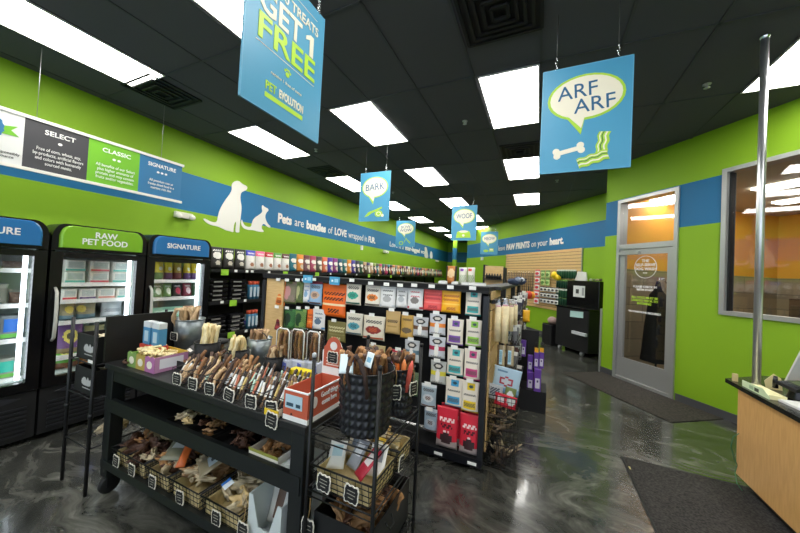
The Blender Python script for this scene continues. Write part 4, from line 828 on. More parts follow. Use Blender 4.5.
def barrel(px0, px1, pyt, Y, m, label, name='round_bin', cat='bin', taper=.85, tagp=None, zb=TZ, rim=True, fn=None, h=None, parent_extra=None):
    a, c = at_y(px0, pyt, Y), at_y(px1, pyt, Y); r = (c.x-a.x)/2*math.cos(math.atan2(-(a.x+c.x)/2, Y))*(1.22 if m is BLACK else 1.05); hh = h or (at_y((px0+px1)/2, pyt, Y-r*.3).z-zb)
    t = empty(name, ((a.x+c.x)/2, Y, zb), 0, label, cat); b = MB(); th = .004
    b.lathe([(0, 0), (r*taper, 0), (r*(taper+(1-taper)*.5), hh*.5), (r, hh), (r-th, hh), (r*taper-th, .006), (0, .006)], m, 28, fn=fn); b.build('body', t)
    if rim: b = MB(); b.tube([(r*math.cos(2*PI*k/28), r*math.sin(2*PI*k/28), hh) for k in range(29)], .004, m, 6); b.build('rim', t)
    return t, r, hh
def fill(K, t, r, hh, n, label, cat, group, lean=.22, up=.0, sc=1., L=.16, yoff=0):
    x0, y0, z0 = t.location
    for k in range(n):
        a = k*2.4; q = r*.74*math.sqrt((k+.5)/n); q2 = q
        K.put(rnd.randrange(40), (x0+q*math.cos(a), y0+q*math.sin(a), z0+hh+up-L*sc*.55), (-lean*math.sin(a)*q/r*1.2, lean*math.cos(a)*q/r*1.2, rnd.uniform(0, 6)), label, cat, group, scale=sc)
t, r, hh = barrel(175, 205.5, 320, 1.55, GALV, 'tall galvanized metal bucket of tan chew rolls, left rear of the table', 'metal_bucket', 'bucket'); chalk(t, (.0, -r-.004, hh*.5), .09, .065); fill(K_tan, t, r, hh, 16, 'thick tan chew roll standing in the tall galvanized bucket', 'dog chew', 'tan rolls in the tall galvanized bucket', up=.01, sc=1.15)
t, r, hh = barrel(197, 219.5, 343, 1.38, BLACK, 'black round bin of long pale chews beside the tall galvanized bucket'); fill(K_pale, t, r, hh, 11, 'long pale rawhide roll standing in the left black round bin', 'dog chew', 'pale rolls in the left black bin', up=.03, sc=1.05)
t, r, hh = barrel(229, 248, 350, 1.38, BLACK, 'black round bin of pale twisted chews left of the tagged galvanized pail'); fill(K_pale, t, r, hh, 12, 'pale rawhide roll standing in the black bin left of the tagged pail', 'dog chew', 'pale rolls in the middle black bin', up=.0, sc=.95)
b = MB(); b.box(-.05, -.008, -.0, .002, .0, .03, mat('a8c4dc', .5)); b.box(.008, .05, 0, .002, 0, .03, mat('a8c4dc', .5)); b.build('blue_label', t, (0, -r*.94-.004, hh*.42))
t, r, hh = barrel(248.5, 272, 339, 1.56, GALV, 'galvanized pail with a wire handle and chalkboard tag, middle of the table', 'metal_pail', 'bucket'); chalk(t, (-.03, -r-.004, hh*.55), .085, .07)
b = MB(); b.tube([(-r*math.cos(a), -.01, hh+r*.55*math.sin(a)) for a in [PI*k/12 for k in range(13)]], .003, STEELB, 6); b.build('handle', t); fill(K_tan, t, r, hh, 13, 'tan knobbly chew standing in the handled galvanized pail', 'dog chew', 'tan chews in the handled pail', up=-.01, sc=.9)
t, r, hh = barrel(267, 283, 357, 1.40, BLACK, 'small black round bin of brown and white chews right of the handled pail'); fill(K_tan, t, r, hh, 9, 'tan chew standing in the small black round bin', 'dog chew', 'chews in the small black bin', up=.0, sc=.8)
# clear jar with dark lid
xc, wd, zb, zt = rect_y(210, 344, 228, 366, 1.47); wd *= .66
t = empty('treat_jar', (xc, 1.47, TZ), 0, 'clear square jar of tan treats with a dark lid between the black bins', 'jar'); hj = .135
b = MB(); b.rbox(-wd/2, wd/2, -wd/2, wd/2, 0, hj, .012, PLAST); b.build('glass_body', t); b = MB(); b.lathe([(0, hj), (wd*.45, hj), (wd*.46, hj+.02), (wd*.2, hj+.03), (0, hj+.03)], BLACK, 20); b.build('lid', t)
for k in range(12): K_chunk.put(k, (xc+rnd.uniform(-.022, .022), 1.47+rnd.uniform(-.022, .022), TZ+.02+.009*k), (rnd.uniform(0, 3), 0, rnd.uniform(0, 3)), 'small tan treat inside the clear jar with the dark lid', 'dog treat', 'treats in the clear jar', scale=.7)
# dark shallow boxes behind the first bins
b = open_bin(.26, .13, .05, BLACK); o = b.build('shallow_tray', None, (-2.03, 1.24, TZ)); tag(o, 'shallow black tray in front of the tall galvanized bucket', 'tray')
for k in range(7): K_gul.put(k, (-2.12+.025*k, 1.30+.004*k, TZ+.045+.006*(k % 3)), (PI/2, 0, rnd.uniform(1.2, 1.9)), 'dark chew stick lying in the shallow black tray', 'dog chew', 'dark sticks in the shallow tray', scale=.36)
# clear bags in blue and white sleeves
for k, (a, c, yt, yb, tint, l) in enumerate(((280, 293.5, 327, 366, '8f9cc8', 'left'), (294.5, 308, 328, 369, 'a9b4d8', 'middle'), (310, 323, 330, 370, 'c4cbd8', 'right'))):
    Yp = 1.45+.03*k; xc, wd, zb, zt = rect_y(a, yt, c, yb, Yp)
    t = empty('clear_tube', (xc, Yp, TZ+.0), 0, 'clear tube of thin chews in a blue and white sleeve, %s of three' % l, 'tube', 'clear tubes in blue and white sleeves'); ht = zt-TZ
    b = MB(); b.rbox(-wd/2, wd/2, -.035, .035, 0, ht*.42, .02, mat('ccd2e2', .4)); b.prism([(-.0, .01), (wd*.42, .01), (wd*.35, ht*.36), (.1*wd, ht*.38)], -.0375, -.036, mat('5f6cb8', .4)); b.build('sleeve', t)
    b = MB(); b.rbox(-wd/2+.003, wd/2-.003, -.032, .032, ht*.42, ht, .02, PLAST); b.tube([(-wd/2+.004, -.034, ht*.43), (-wd/2+.004, -.034, ht-.02), (-wd*.3, -.034, ht-.004), (wd*.3, -.034, ht-.004), (wd/2-.004, -.034, ht-.02), (wd/2-.004, -.034, ht*.43)], .004, mat('dfe0da', .3), 6); b.build('clear_cover', t)
    for q in range(7):
        K_brown.put(q if q % 2 else q+1, (xc-wd*.36+wd*.12*q, Yp+.01*(-1)**q, TZ+ht*.43), (0, rnd.uniform(-.05, .05), q), 'thin stick inside the %s clear tube' % l, 'dog chew', 'sticks in the %s clear tube' % l, scale=(.8, .8, (ht*.5)/.2))
# yellow box
xc, wd, zb, zt = rect_y(288, 371, 308, 385, 1.36)
t = empty('yellow_box', (xc, 1.36, TZ), 0, 'small bright yellow box with dark print behind the orange display box', 'box'); b = MB(); b.box(-wd/2, wd/2, 0, .06, 0, .11, mat('e8d020', .45)); b.build('box_body', t); b = MB(); b.box(-wd*.38, wd*.38, -.0015, 0, .03, .085, mat('4a4420', .5)); b.prism(ell(.01, .055, .02, .018, n=12), -.003, -.0015, mat('a8a03c', .5)); b.build('printed_label', t)
# low white tray with yellow front
t = empty('treat_tray', (-1.05, 1.075, TZ), 0, 'low white tray with a yellow front edge, left of the orange box', 'tray')
b = open_bin(.085, .26, .035, mat('dcd6c4', .5)); b.build('tray_body', t, (-.055, 0, 0)); b = MB(); b.box(-.098, -.012, -.003, 0, 0, .03, mat('e4c428', .5)); b.build('front_strip', t); chalk(t, (-.04, -.012, -.01), .075, .075, 0, .1)
for k in range(5): K_tan.put(k, (-1.1, 1.12+.03*k, TZ+.022), (PI/2, 0, rnd.uniform(1.2, 1.9)), 'tan chew lying in the low white tray', 'dog chew', 'chews in the low white tray', scale=.42)
# orange header display box
OX0, OX1, OY0, OY1 = -1.045, -.905, 1.085, 1.35; ORG = mat('c05a3e', .55); oz = TZ+.001
t = empty('header_box', ((OX0+OX1)/2, OY0, oz), 0, 'orange red cardboard display box with an arched header at the right table end', 'box'); w2 = (OX1-OX0)/2; dd = OY1-OY0
oh = .135
b = MB(); b.box(-w2, w2, 0, .004, .02, oh, ORG); b.box(-w2, -w2+.004, .004, dd, .02, oh, ORG); b.box(w2-.004, w2, .004, dd, .02, oh, ORG); b.box(-w2+.004, w2-.004, dd-.004, dd, .02, oh, ORG); b.box(-w2, w2, 0, dd, 0, .004, WHITE); b.build('box_body', t)
b = MB(); b.box(-w2-.001, w2+.001, -.001, .0, 0, .022, WHITE); b.box(w2, w2+.0012, 0, dd, 0, .022, WHITE); b.box(w2-.005, w2+.0015, 0, dd, oh-.003, oh+.003, WHITE); b.box(-w2, w2, -.0015, .005, oh-.004, oh+.002, WHITE); b.build('white_edge', t)
b = MB(); b.box(-w2+.012, w2-.03, -.003, -.001, .055, .115, mat('b4d0dc', .4)); b.box(-w2+.02, -.01, -.004, -.003, .065, .08, mat('2a4a5a', .4)); b.box(.005, .03, -.004, -.003, .065, .08, mat('2a4a5a', .4)); b.build('photo_label', t)
o = text('Good things\ncome here', .036, WHITE, t, (w2+.0015, dd*.58, .085), RX, 'CENTER', width=.13); b = MB(); b.prism(ell(dd*.17, .085, .018, .026, n=14), -w2-.002, -w2, mat('f0e8e0', .5), RZ); b.build('round_mark', t)
hx = at_y(331, 360, OY1); ah = at_y(331, 338, OY1).z-oz; aw = (at_y(342, 360, OY1).x-at_y(320, 360, OY1).x)/2
b = MB(); arch = [(-aw, oh), (aw, oh), (aw, ah*.78)]+[(aw*.8*math.cos(a), ah*.78+(ah*.22)*math.sin(a)) for a in [PI*k/12 for k in range(1, 12)]]+[(-aw, ah*.78)]
hxl = -.0
b.prism([(x, z) for x, z in arch], dd, dd+.004, WHITE); b.prism([(x*.88, oh+.04+(z-oh)*.83) for x, z in arch], dd-.0015, dd, ORG); b.prism(ell(0, ah*.88, .022, .022, n=14), dd-.003, dd-.0015, mat('e8e4e0', .5)); b.build('header_card', t)
chalk(t, (.0, dd-.006, ah*.7), .07, .065); b = MB()
for k in range(3): b.box(-aw*.6, aw*(.55-.1*k), dd-.003, dd-.0015, oh+.05+.016*k, oh+.055+.016*k, mat('f0d8cc', .5))
b.build('header_text', t)
for k in range(8): K_brown.put(k, (OX0+.035+.01*k, OY0+.05+.028*k, oz+.03), (PI/2, 0, rnd.uniform(.2, .8)-.3), 'dark stick lying low inside the orange display box', 'dog chew', 'sticks inside the orange box', scale=.3)
# ---- middle shelf piles
def pile(K, x0, x1, y0, y1, z, n, label, cat, group, sc=1., zr=.03, idx=None, flat=True):
    for k in range(n):
        K.put(rnd.randrange(30) if idx is None else idx[k % len(idx)], (rnd.uniform(x0, x1), rnd.uniform(y0, y1), z+.012+zr*k/n), (PI/2+rnd.uniform(-.3, .3) if flat else rnd.uniform(0, 6), rnd.uniform(-.3, .3), rnd.uniform(0, 6)), label, cat, group, scale=sc)
MZ = .576
for x0, x1, K, lab, nm, n, sc, ix in ((-1.98, -1.78, K_chunk, 'pale dried chew in the first pile of the middle shelf', 'first', 18, .75, (0, 5, 3)), (-1.76, -1.58, K_chunk, 'reddish brown dried chew in the second pile of the middle shelf', 'second', 18, .75, (4, 1, 2)), (-1.55, -1.3, K_chunk, 'dark dried chew in the dark pile of the middle shelf', 'dark', 20, .8, (2,))):
    b = open_bin(x1-x0, .22, .045, BLACK); tag(b.build('shallow_box', None, ((x0+x1)/2, 1.105, MZ)), 'shallow black box holding the %s pile on the middle table shelf' % nm, 'box')
    pile(K, x0+.04, x1-.04, 1.14, 1.29, MZ+.02, n, lab, 'dog treat', '%s pile on the middle shelf' % nm, sc, .07, ix, False)
for i, (x0, x1) in enumerate(((-1.27, -1.08),)):
    t = empty('open_carton', ((x0+x1)/2, 1.105, MZ), 0, 'open white carton with olive edges holding brown chews, right end of the middle shelf', 'box'); b = open_bin(x1-x0, .22, .08, mat('dcd8cc', .6)); b.build('carton_body', t); b = MB(); b.box(-(x1-x0)/2-.001, (x1-x0)/2+.001, -.002, .0, .07, .084, mat('8a8c3a', .6)); b.build('edge_strip', t)
    pile(K_chunk, x0+.04, x1-.04, 1.15, 1.28, MZ+.02, 14, 'brown chew in the white carton on the middle shelf', 'dog treat', 'chews in the white carton', .8, .06, (4, 1), False)
b = MB(); b.box(-.06, .06, 0, .2, 0, .05, mat('d4dcdc', .5)); b.prism([(-.06, .05), (.06, .05), (.05, .09), (-.06, .11)], .1, .104, mat('b8c0c8', .5)); tag(b.build('white_carton', None, (-1.01, 1.105, MZ)), 'plain white low carton at the right end of the middle shelf', 'box')
# ---- lower shelf wire baskets
CRM = mat('c9b684', .7, var=.15)
def wire_basket(name, x, y, z, w, d, h, label, tags=1, liner=True, wm=None, flare=.015, rz=0):
    wm = wm or mat('0e0e0f', .45, .4); t = empty(name, (x, y, z), rz, label, 'basket', 'wire baskets with chalk labels'); b = MB(); r = .0028
    def ringp(zz): f = flare*zz/h; return [(-w/2-f, -f, zz), (w/2+f, -f, zz), (w/2+f, d+f, zz), (-w/2-f, d+f, zz), (-w/2-f, -f, zz)]
    for k in range(5): b.tube(ringp(h*k/4+.003), r*(1.6 if k == 4 else .8), wm, 5)
    nx, ny = max(4, int(w/.028)), max(4, int(d/.03))
    for k in range(nx+1): xx = -w/2+w*k/nx; b.tube([(xx, -flare, h), (xx, 0, .003), (xx, d, .003), (xx, d+flare, h)], r*.6, wm, 4)
    for k in range(1, ny): yy = d*k/ny; b.tube([(-w/2-flare, yy, h), (-w/2, yy, .003), (w/2, yy, .003), (w/2+flare, yy, h)], r*.6, wm, 4)
    b.build('wire_frame', t)
    if liner: 
        q = open_bin(w-.012, d-.012, h*.78, CRM, .003); q.build('liner', t, (0, .006, .006))
    for k in range(tags): chalk(t, ((k-(tags-1)/2)*w*.5, -flare-.012, h*.55), .07, .075, 0, rnd.uniform(-.1, .1))
    return t
LZ = .2065
lows = [(-2.40, .15, 'small dark wire basket, leftmost on the lower table shelf'), (-2.22, .15, 'dark wire basket, second from the left on the lower table shelf'), (-2.0, .2, 'wire basket of mixed packs, third on the lower table shelf'), (-1.74, .24, 'wire basket with a tan liner and labelled bag, fourth on the lower table shelf'), (-1.44, .27, 'wire basket heaped with pale rawhide, fifth on the lower table shelf')]
for i, (x, w_, lab) in enumerate(lows):
    wire_basket('wire_basket', x, 1.105, LZ, w_, .36, .115, lab, 1)
    K, ix, nm = ((K_chunk, (2, 4), 'dark'), (K_chunk, (2, 3), 'dark'), (K_chunk, (3, 4, 2), 'mixed'), (K_chunk, (3, 1), 'greyish tan'), (K_chunk, (0, 5, 3), 'pale'))[i]
    pile(K, x-w_*.32, x+w_*.32, 1.14, 1.43, LZ+.065, 24, '%s chew piled in the %s wire basket of the lower shelf' % (nm, ('first', 'second', 'third', 'fourth', 'fifth')[i]), 'dog treat', 'chews in the %s lower basket' % ('first', 'second', 'third', 'fourth', 'fifth')[i], 1.45, .08, ix, False)
def lying(x, y, z, w, h, base, deco, label, rz=0., tilt=1.2, name='treat_pouch', d=.025):
    b = pouch(w, h, d, base, deco, 10, 12); o = b.build(name, None, (x, y, z)); o.rotation_euler = (-tilt, 0, rz); return tag(o, label, 'pouch')
lying(-1.72, 1.16, .37, .16, .22, M('8a7f66'), [('r', .25, .25, .75, .8, M('b8c4cc')), ('r', .4, .35, .6, .7, M('3a4250'))], 'brown paper pouch with a pale blue label lying on the fourth lower basket', -.5, 1.1)
lying(-1.46, 1.12, .39, .06, .05, M('dfe8f0'), [('r', 0, 0, .35, 1, M('2a6ac0'))], 'small white and blue tag card on top of the pale rawhide basket', -.3, 1.2, 'price_card', .006)
lying(-1.98, 1.15, .36, .12, .16, M('7c7c68'), [('r', .2, .5, .8, .8, M('c4c8c8'))], 'grey green pouch lying on the third lower basket', .5, 1.25); lying(-1.86, 1.14, .36, .05, .18, M('c4622c'), (), 'thin orange brown strip pouch leaning between two lower baskets', .6, 1.0)
lying(-2.1, 1.3, .33, .07, .24, M('a09c90'), [('r', .2, .2, .8, .8, M('c8c8c4'))], 'slim grey pouch lying toward the back of the lower shelf', 1.0, 1.3); lying(-2.35, 1.25, .32, .12, .2, M('6a5c3c'), (), 'olive brown pouch standing in the leftmost lower basket', .5, .7)
b = MB(); b.box(-.09, .09, 0, .2, 0, .11, mat('4a64a8', .5)); 
for k in range(4): b.box(-.085+.045*k, -.055+.045*k, -.001, 0, .02, .1, mat('b8c4dc', .5))
tag(b.build('checked_box', None, (-1.36, 1.5, LZ)), 'blue and white checked box behind the pale rawhide basket', 'box')
# white V notched dispenser
t = empty('dispenser_box', (-1.14, 1.10, LZ), 0, 'white dispenser box with a V notch front at the right end of the lower shelf', 'box'); WB = mat('c9d2d2', .5)
b = MB(); b.prism([(-.105, 0), (.105, 0), (.105, .24), (.08, .24), (.035, .1), (-.035, .1), (-.08, .24), (-.105, .24)], 0, .005, WB); b.build('front_panel', t)
b = MB(); b.box(-.105, -.1, .005, .3, 0, .24, WB); b.box(.1, .105, .005, .3, 0, .24, WB); b.box(-.1, .1, .295, .3, 0, .24, WB); b.box(-.1, .1, .005, .295, 0, .004, WB); b.build('box_body', t); chalk(t, (-.11, -.02, .07), .075, .085, string=True)
b = MB(); b.box(-.03, .03, -.002, 0, .03, .034, mat('9aa4a4', .5)); b.box(-.03, .03, -.002, 0, .06, .064, mat('9aa4a4', .5)); b.build('printed_lines', t)
lying(-1.16, 1.2, LZ+.05, .12, .17, M('dcdcd6'), [('r', .35, .2, .7, .9, M('6a5344'))], 'white and brown pouch inside the notched dispenser, left', .1, .3); lying(-1.10, 1.27, LZ+.05, .13, .19, M('b4c0c8'), [('t', .1, .3, .9, .8, M('8a98a4'))], 'clear bluish bag inside the notched dispenser, right rear', -.1, .4)

# ================= WIRE RACK BESIDE THE TABLE
RX0, RX1, RY0, RY1 = -.872, -.55, 1.07, 1.53
rk = empty('wire_rack', ((RX0+RX1)/2, RY0, 0), 0, 'black wire shelving rack at the right end of the treat table', 'rack'); w2 = (RX1-RX0)/2; dd = RY1-RY0
for x in (-w2, w2):
    for y in (0, dd):
        b = MB(); b.tube([(x, y, .012), (x, y, 1.17)], .0085, STEELB, 10); b.lathe([(0, 1.17), (.01, 1.17), (.01, 1.185), (0, 1.19)], mat('b8bcc0', .4) if (x < 0 and y == 0) else STEELB, 10, c=(x, y, 0)); b.lathe([(0, 0), (.014, 0), (.014, .012), (0, .014)], BLACK, 10, c=(x, y, 0)); b.build('post', rk)
for z in (.85, .61, .30, .06):
    b = MB(); b.tube([(-w2, 0, z), (w2, 0, z), (w2, dd, z), (-w2, dd, z), (-w2, 0, z)], .004, STEELB, 6); b.tube([(-w2, 0, z-.025), (w2, 0, z-.025), (w2, dd, z-.025), (-w2, dd, z-.025), (-w2, 0, z-.025)], .003, STEELB, 6)
    for k in range(1, 16): yy = dd*k/16; b.tube([(-w2, yy, z), (w2, yy, z)], .0018, STEELB, 4)
    b.build('wire_shelf', rk)
WOV = mat('202226', .3, .1)
def woven(r0):
    def fn(r, a, z):
        u = (a/(2*PI)*22) % 1; v = (z/.037) % 1; k = min(1-abs(2*u-1), 1-abs(2*v-1))
        return r-.005+.010*k+.003*(1 if u > v else -1)*k
    return fn
def woven_bin(x, y, z, r, h, label):
    t = empty('woven_bin', (x, y, z), 0, label, 'basket', 'black woven round baskets'); b = MB(); nz = int(h/.006)
    b.lathe([(0, 0)]+[(r*(.86+.14*k/nz), h*k/nz) for k in range(nz+1)]+[(r-.006, h), (r*.86-.006, .01), (0, .01)], WOV, 132, fn=lambda rr, a, zz: woven(r)(rr, a, zz) if rr > r*.855 and .01 < zz < h-.01 else rr); b.build('woven_body', t)
    b = MB(); b.tube([(r*math.cos(2*PI*k/36), r*math.sin(2*PI*k/36), h) for k in range(37)], .004, BLACKG, 6); b.build('rim', t); return t
t = woven_bin(-.69, 1.215, .856, .125, .265, 'larger black woven round basket heaped with long brown braided chews, on the rack')
for k in range(34):
    a = k*2.4; q = .085*math.sqrt((k+.5)/34); tp = 'long twisted brown chew standing in the larger woven basket'
    K_gul.put(k, (-.69+q*math.cos(a), 1.215+q*math.sin(a), 1.0), (-.28*math.sin(a)*q/.1+rnd.uniform(-.12, .12), .28*math.cos(a)*q/.1+rnd.uniform(-.12, .12), rnd.uniform(0, 6)), tp, 'dog chew', 'braided chews in the larger woven basket', scale=.66)
lying(-.72, 1.09, 1.12, .06, .08, M('d8e8ee'), [('r', .7, .6, 1, 1, M('2a6ac0'))], 'small white and blue packet leaning among the braided chews', .5, .5, 'small_packet', .01); lying(-.625, 1.10, 1.16, .045, .06, M('e4eef0'), [('r', .2, .3, .8, .7, M('7ab0cc'))], 'white label card among the braided chews at right', -.4, .3, 'label_card', .006)
t = woven_bin(-.635, 1.432, .856, .085, .225, 'smaller black woven round basket behind the larger one on the rack')
chalk(t, (.035, -.098, .13), .06, .075, .5, string=True); chalk(t, (.1, -.03, .14), .055, .07, 1.2, string=True)
for k in range(12):
    a = k*2.4; q = .06*math.sqrt((k+.5)/12); K_brown.put(k, (-.635+q*math.cos(a), 1.432+q*math.sin(a), .96), (-.3*math.sin(a), .3*math.cos(a), k), 'brown stick standing in the smaller woven basket', 'dog chew', 'sticks in the smaller woven basket', scale=.95)
for k, c in enumerate(('ee7a30', 'a880c8', 'ee7a30', 'f09050', 'e86a5a')):
    b = MB(); b.tube([(0, 0, 0), (0, 0, .13), (0, 0, .16)], [.012, .013, .004], mat(c, .4), 8); o = b.build('wrapped_roll', None, (-.66+.022*k, 1.375+.006*k, .975)); o.rotation_euler = (.1, .1*k-.2, 0); tag(o, '%s wrapped roll in the smaller woven basket, %s' % ('violet' if k == 1 else 'coral' if k == 4 else 'orange', ('leftmost', 'second', 'third', 'fourth', 'rightmost')[k]), 'dog chew')
for i, (yy, dpp, lab) in enumerate(((1.085, .235, 'front wire basket with a cream liner and two chalk labels on the rack'), (1.345, .17, 'rear wire basket of dried chews on the rack'))):
    t = wire_basket('wire_basket', (RX0+RX1)/2, yy, .6145, .27, dpp, .1, lab, 2 if i == 0 else 0)
    if i: chalk(t, (.155, -.0, .05), .055, .07, PI/2, .2)
for k, (x, y, w_, h_, bc, dc_, rz, tl, l) in enumerate(((-.8, 1.16, .08, .12, 'd8dcd8', 'a8c8d0', .4, .9, 'pale card pouch with a light blue label at the left of the front rack basket'), (-.74, 1.2, .07, .13, '8a9098', 'd4d8dc', -.3, .7, 'grey pouch in the middle of the front rack basket'), (-.68, 1.16, .07, .14, 'c02840', 'e8e0dc', -.6, .8, 'red and white pouch in the front rack basket'), (-.62, 1.2, .08, .13, 'e6e6e0', '9098a0', .2, .75, 'white pouch at the right of the front rack basket'), (-.77, 1.28, .1, .1, 'e8dcc0', '5a6878', .1, .6, 'cream pouch with a slate label at the back of the front rack basket'), (-.66, 1.3, .06, .1, 'e4b828', 'f0e8c8', .3, .6, 'yellow pouch at the back right of the front rack basket'), (-.7, 1.4, .07, .11, 'c8a060', 'ece0c0', 0, .5, 'tan pouch standing in the rear rack basket'))):
    lying(x, y, .665, w_, h_, M(bc), [('r', .2, .4, .8, .85, M(dc_))], l, rz, tl, d=.02)
pile(K_chunk, -.8, -.61, 1.39, 1.47, .66, 12, 'pale dried chew heaped in the rear rack basket', 'dog treat', 'chews in the rear rack basket', .9, .06, (0, 5, 3), False)
b = MB(); b.box(-.0, .004, 0, .11, 0, .055, CRM); 
b = open_bin(.28, .4, .2, mat('17191a', .4)); t = empty('storage_bin', ((RX0+RX1)/2, 1.1, .305), 0, 'black plastic bin of brown chews on the lower shelf of the rack', 'bin'); b.build('bin_body', t); chalk(t, (-.155, -.02, .13), .07, .09, string=True)
b = MB(); b.tube([(.145, .12, .17), (.165, .13, .14), (.165, .17, .14), (.145, .18, .17)], .004, STEELB, 6); b.build('handle', t)
pile(K_chunk, -.8, -.62, 1.15, 1.42, .38, 22, 'reddish brown ear chew in the black bin under the rack basket', 'dog treat', 'brown chews in the black rack bin', 1.7, .09, (4, 1, 2), False)
b = open_bin(.28, .4, .22, mat('141617', .4)); tag(b.build('storage_bin', None, ((RX0+RX1)/2, 1.1, .066)), 'closed dark bin on the bottom shelf of the rack', 'bin')

# ================= SMALL RACK AT THE LEFT OF THE TABLE
LX0, LX1, LY0, LY1 = -2.965, -2.635, 1.03, 1.62
lk = empty('wire_rack', ((LX0+LX1)/2, LY0, 0), 0, 'small black wire rack with bins at the left end of the treat table', 'rack'); w2 = (LX1-LX0)/2; dd = LY1-LY0
for x in (-w2, w2):
    for y in (0, dd): b = MB(); b.tube([(x, y, 0), (x, y, 1.13)], .011, STEELB, 10); b.tube([(x, y, .5), (x, y, .53)], .015, STEELB, 10); b.build('post', lk)
for z in (.845, .62, .30):
    b = MB(); b.tube([(-w2, 0, z), (w2, 0, z), (w2, dd, z), (-w2, dd, z), (-w2, 0, z)], .005, STEELB, 6)
    for k in range(1, 10): yy = dd*k/10; b.tube([(-w2, yy, z), (w2, yy, z)], .002, STEELB, 4)
    b.tube([(0, 0, z), (0, dd, z)], .003, STEELB, 5); b.build('wire_shelf', lk)
for z, lab in ((.851, 'black bin with a white logo on the top shelf of the small left rack'), (.626, 'black bin with a white logo on the second shelf of the small left rack')):
    t = empty('storage_bin', (-2.8, 1.05, z), 0, lab, 'bin'); b = open_bin(.28, .5, .17, BLACK, .006); b.build('bin_body', t)
    b = MB(); P_ = [(-.06+.13, .04), (.0+.13, .04)]; b.prism(smooth_outline([(-.03, .055), (.09, .055), (.1, .09), (.08, .105), (.06, .085), (.045, .12), (.03, .085), (.0, .115), (-.04, .085)], 1), -.002, 0, mat('b4b6b4', .5)); b.box(-.025, .085, -.002, 0, .035, .04, mat('b4b6b4', .5)); b.build('logo', t)
b = MB(); b.box(-.01, .01, 0, .43, 0, .30, mat('151310', .5)); b.box(.0102, .0108, 0, .43, .145, .15, mat('050505', .5)); t = b.build('side_board', lk, (w2+.018, .04, .86))
b = MB(); b.box(-.03, .03, -.002, 0, 0, .02, TAGW); o = b.build('price_label', lk, (w2-.02, -.012, .86))
pile(K_chunk, -2.88, -2.74, 1.12, 1.4, .93, 10, 'pale chew in the top bin of the small left rack', 'dog treat', 'chews in the top left rack bin', 1.2, .05, (0, 5), False); pile(K_chunk, -2.88, -2.74, 1.12, 1.4, .69, 10, 'tan chew in the second bin of the small left rack', 'dog treat', 'chews in the second left rack bin', 1.2, .06, (1, 5), False)
pile(K_chunk, -2.88, -2.74, 1.12, 1.3, .315, 4, 'pale chew lying on the low shelf of the small left rack', 'dog treat', 'chews on the low left rack shelf', 1.5, .02, (0, 3), False)

# ================= AISLE SIDE: end panel of the gondola and the run behind it
t = empty('aisle_gondola', (-.335, 2.6, 0), 0, 'long gondola run with tan slatwall facing the aisle, behind the main gondola', 'shelving')
SLT = TAN
def slats(parent, x, y0, y1, z0, z1, n, face=1):
    b = MB(); hh = (z1-z0)/n
    for k in range(n): b.box(x, x+.014*face, y0, y1, z0+k*hh+.006, z0+(k+1)*hh-.006, SLT)
    b.box(x-.012*face, x+.004*face, y0, y1, z0, z1, mat('2a241c', .7)); b.build('slat_panel', parent)
slats(t, -.03, .03, .66, .12, 1.44, 8); 
for y0 in (.66, 1.95, 3.2):
    b = MB(); b.box(-.05, .03, y0, y0+.05, 0, 1.47, mat('202226', .4, .2)); b.build('upright', t)
    if y0 < 3: slats(t, -.03, y0+.06, y0+1.2, .12, 1.44, 8)
b = MB(); b.box(-.2, .03, .26, 3.5, 1.44, 1.47, mat('141416', .5)); b.box(-.4, .02, .28, 3.5, .0, .12, BLACK); b.box(-.4, -.36, .28, 3.5, .12, 1.43, BLACK); b.build('steel_frame', t)
b = MB(); b.box(-.04, .012, .03, .66, 1.335, 1.365, BLACK); b.build('hook_rail', t)
AX = -.36
def aisle_rect(x0, y0, x1, y1, Y): return rect_y(x0, y0, x1, y1, Y)
# rawhide retriever rolls in hanging packs
for k, (a, c, yt, yb, Y) in enumerate(((494.5, 501, 300, 341, 2.72), (501.5, 508.5, 299, 343, 2.76), (508.5, 513.5, 302, 331, 2.95), (513.8, 517.5, 301, 325, 3.1))):
    xc, wd, zb, zt = rect_y(a, yt, c, yb, Y)
    t = empty('rawhide_pack', (xc, Y, zb), 0, 'long pale rawhide roll pack hanging on the slatwall end, %s from the left' % ('first', 'second', 'third', 'fourth')[k], 'pack', 'pale rawhide packs on the slatwall')
    b = MB(); b.tube([(0, 0, 0), (0, 0, (zt-zb)*.84)], wd*.54, palem[2], 12); b.build('rawhide_roll', t)
    b = MB(); b.prism([(-wd*.5, (zt-zb)*.82), (wd*.5, (zt-zb)*.82), (wd*.2, (zt-zb)), (-wd*.2, (zt-zb))], -.012, .012, PLAST); b.box(-wd*.35, wd*.35, -.02, .02, (zt-zb)*.83, (zt-zb)*.87, mat('d8a0a8', .5)); b.build('pack_header', t)
    b = MB(); b.tube([(AX-xc-.0, 0, (zt-zb)), (0, 0, (zt-zb)), (.012, 0, zt-zb+.02)], .003, CHROME, 5); b.build('peg_hook', t)
# bags with blue label
for k, (a, c, yt, yb, Y) in enumerate(((497, 505, 345, 366, 2.75), (505.5, 514, 346, 366, 2.78))):
    xc, wd, zb, zt = rect_y(a, yt, c, yb, Y); b = pouch(wd, zt-zb, .05, M('8a7a5c'), [('r', .3, .1, .7, .8, M('a8d0e0')), ('t', .35, .2, .65, .7, M('4a88a8')), ('t', 0, 0, .3, 1, M('5c4a34')), ('t', .7, 0, 1, 1, M('c8b894'))]); tag(b.build('treat_bag', None, (xc, Y, zb)), 'clear treat bag with a blue label under the pale rawhide packs, %s one' % ('left', 'right')[k], 'bag')
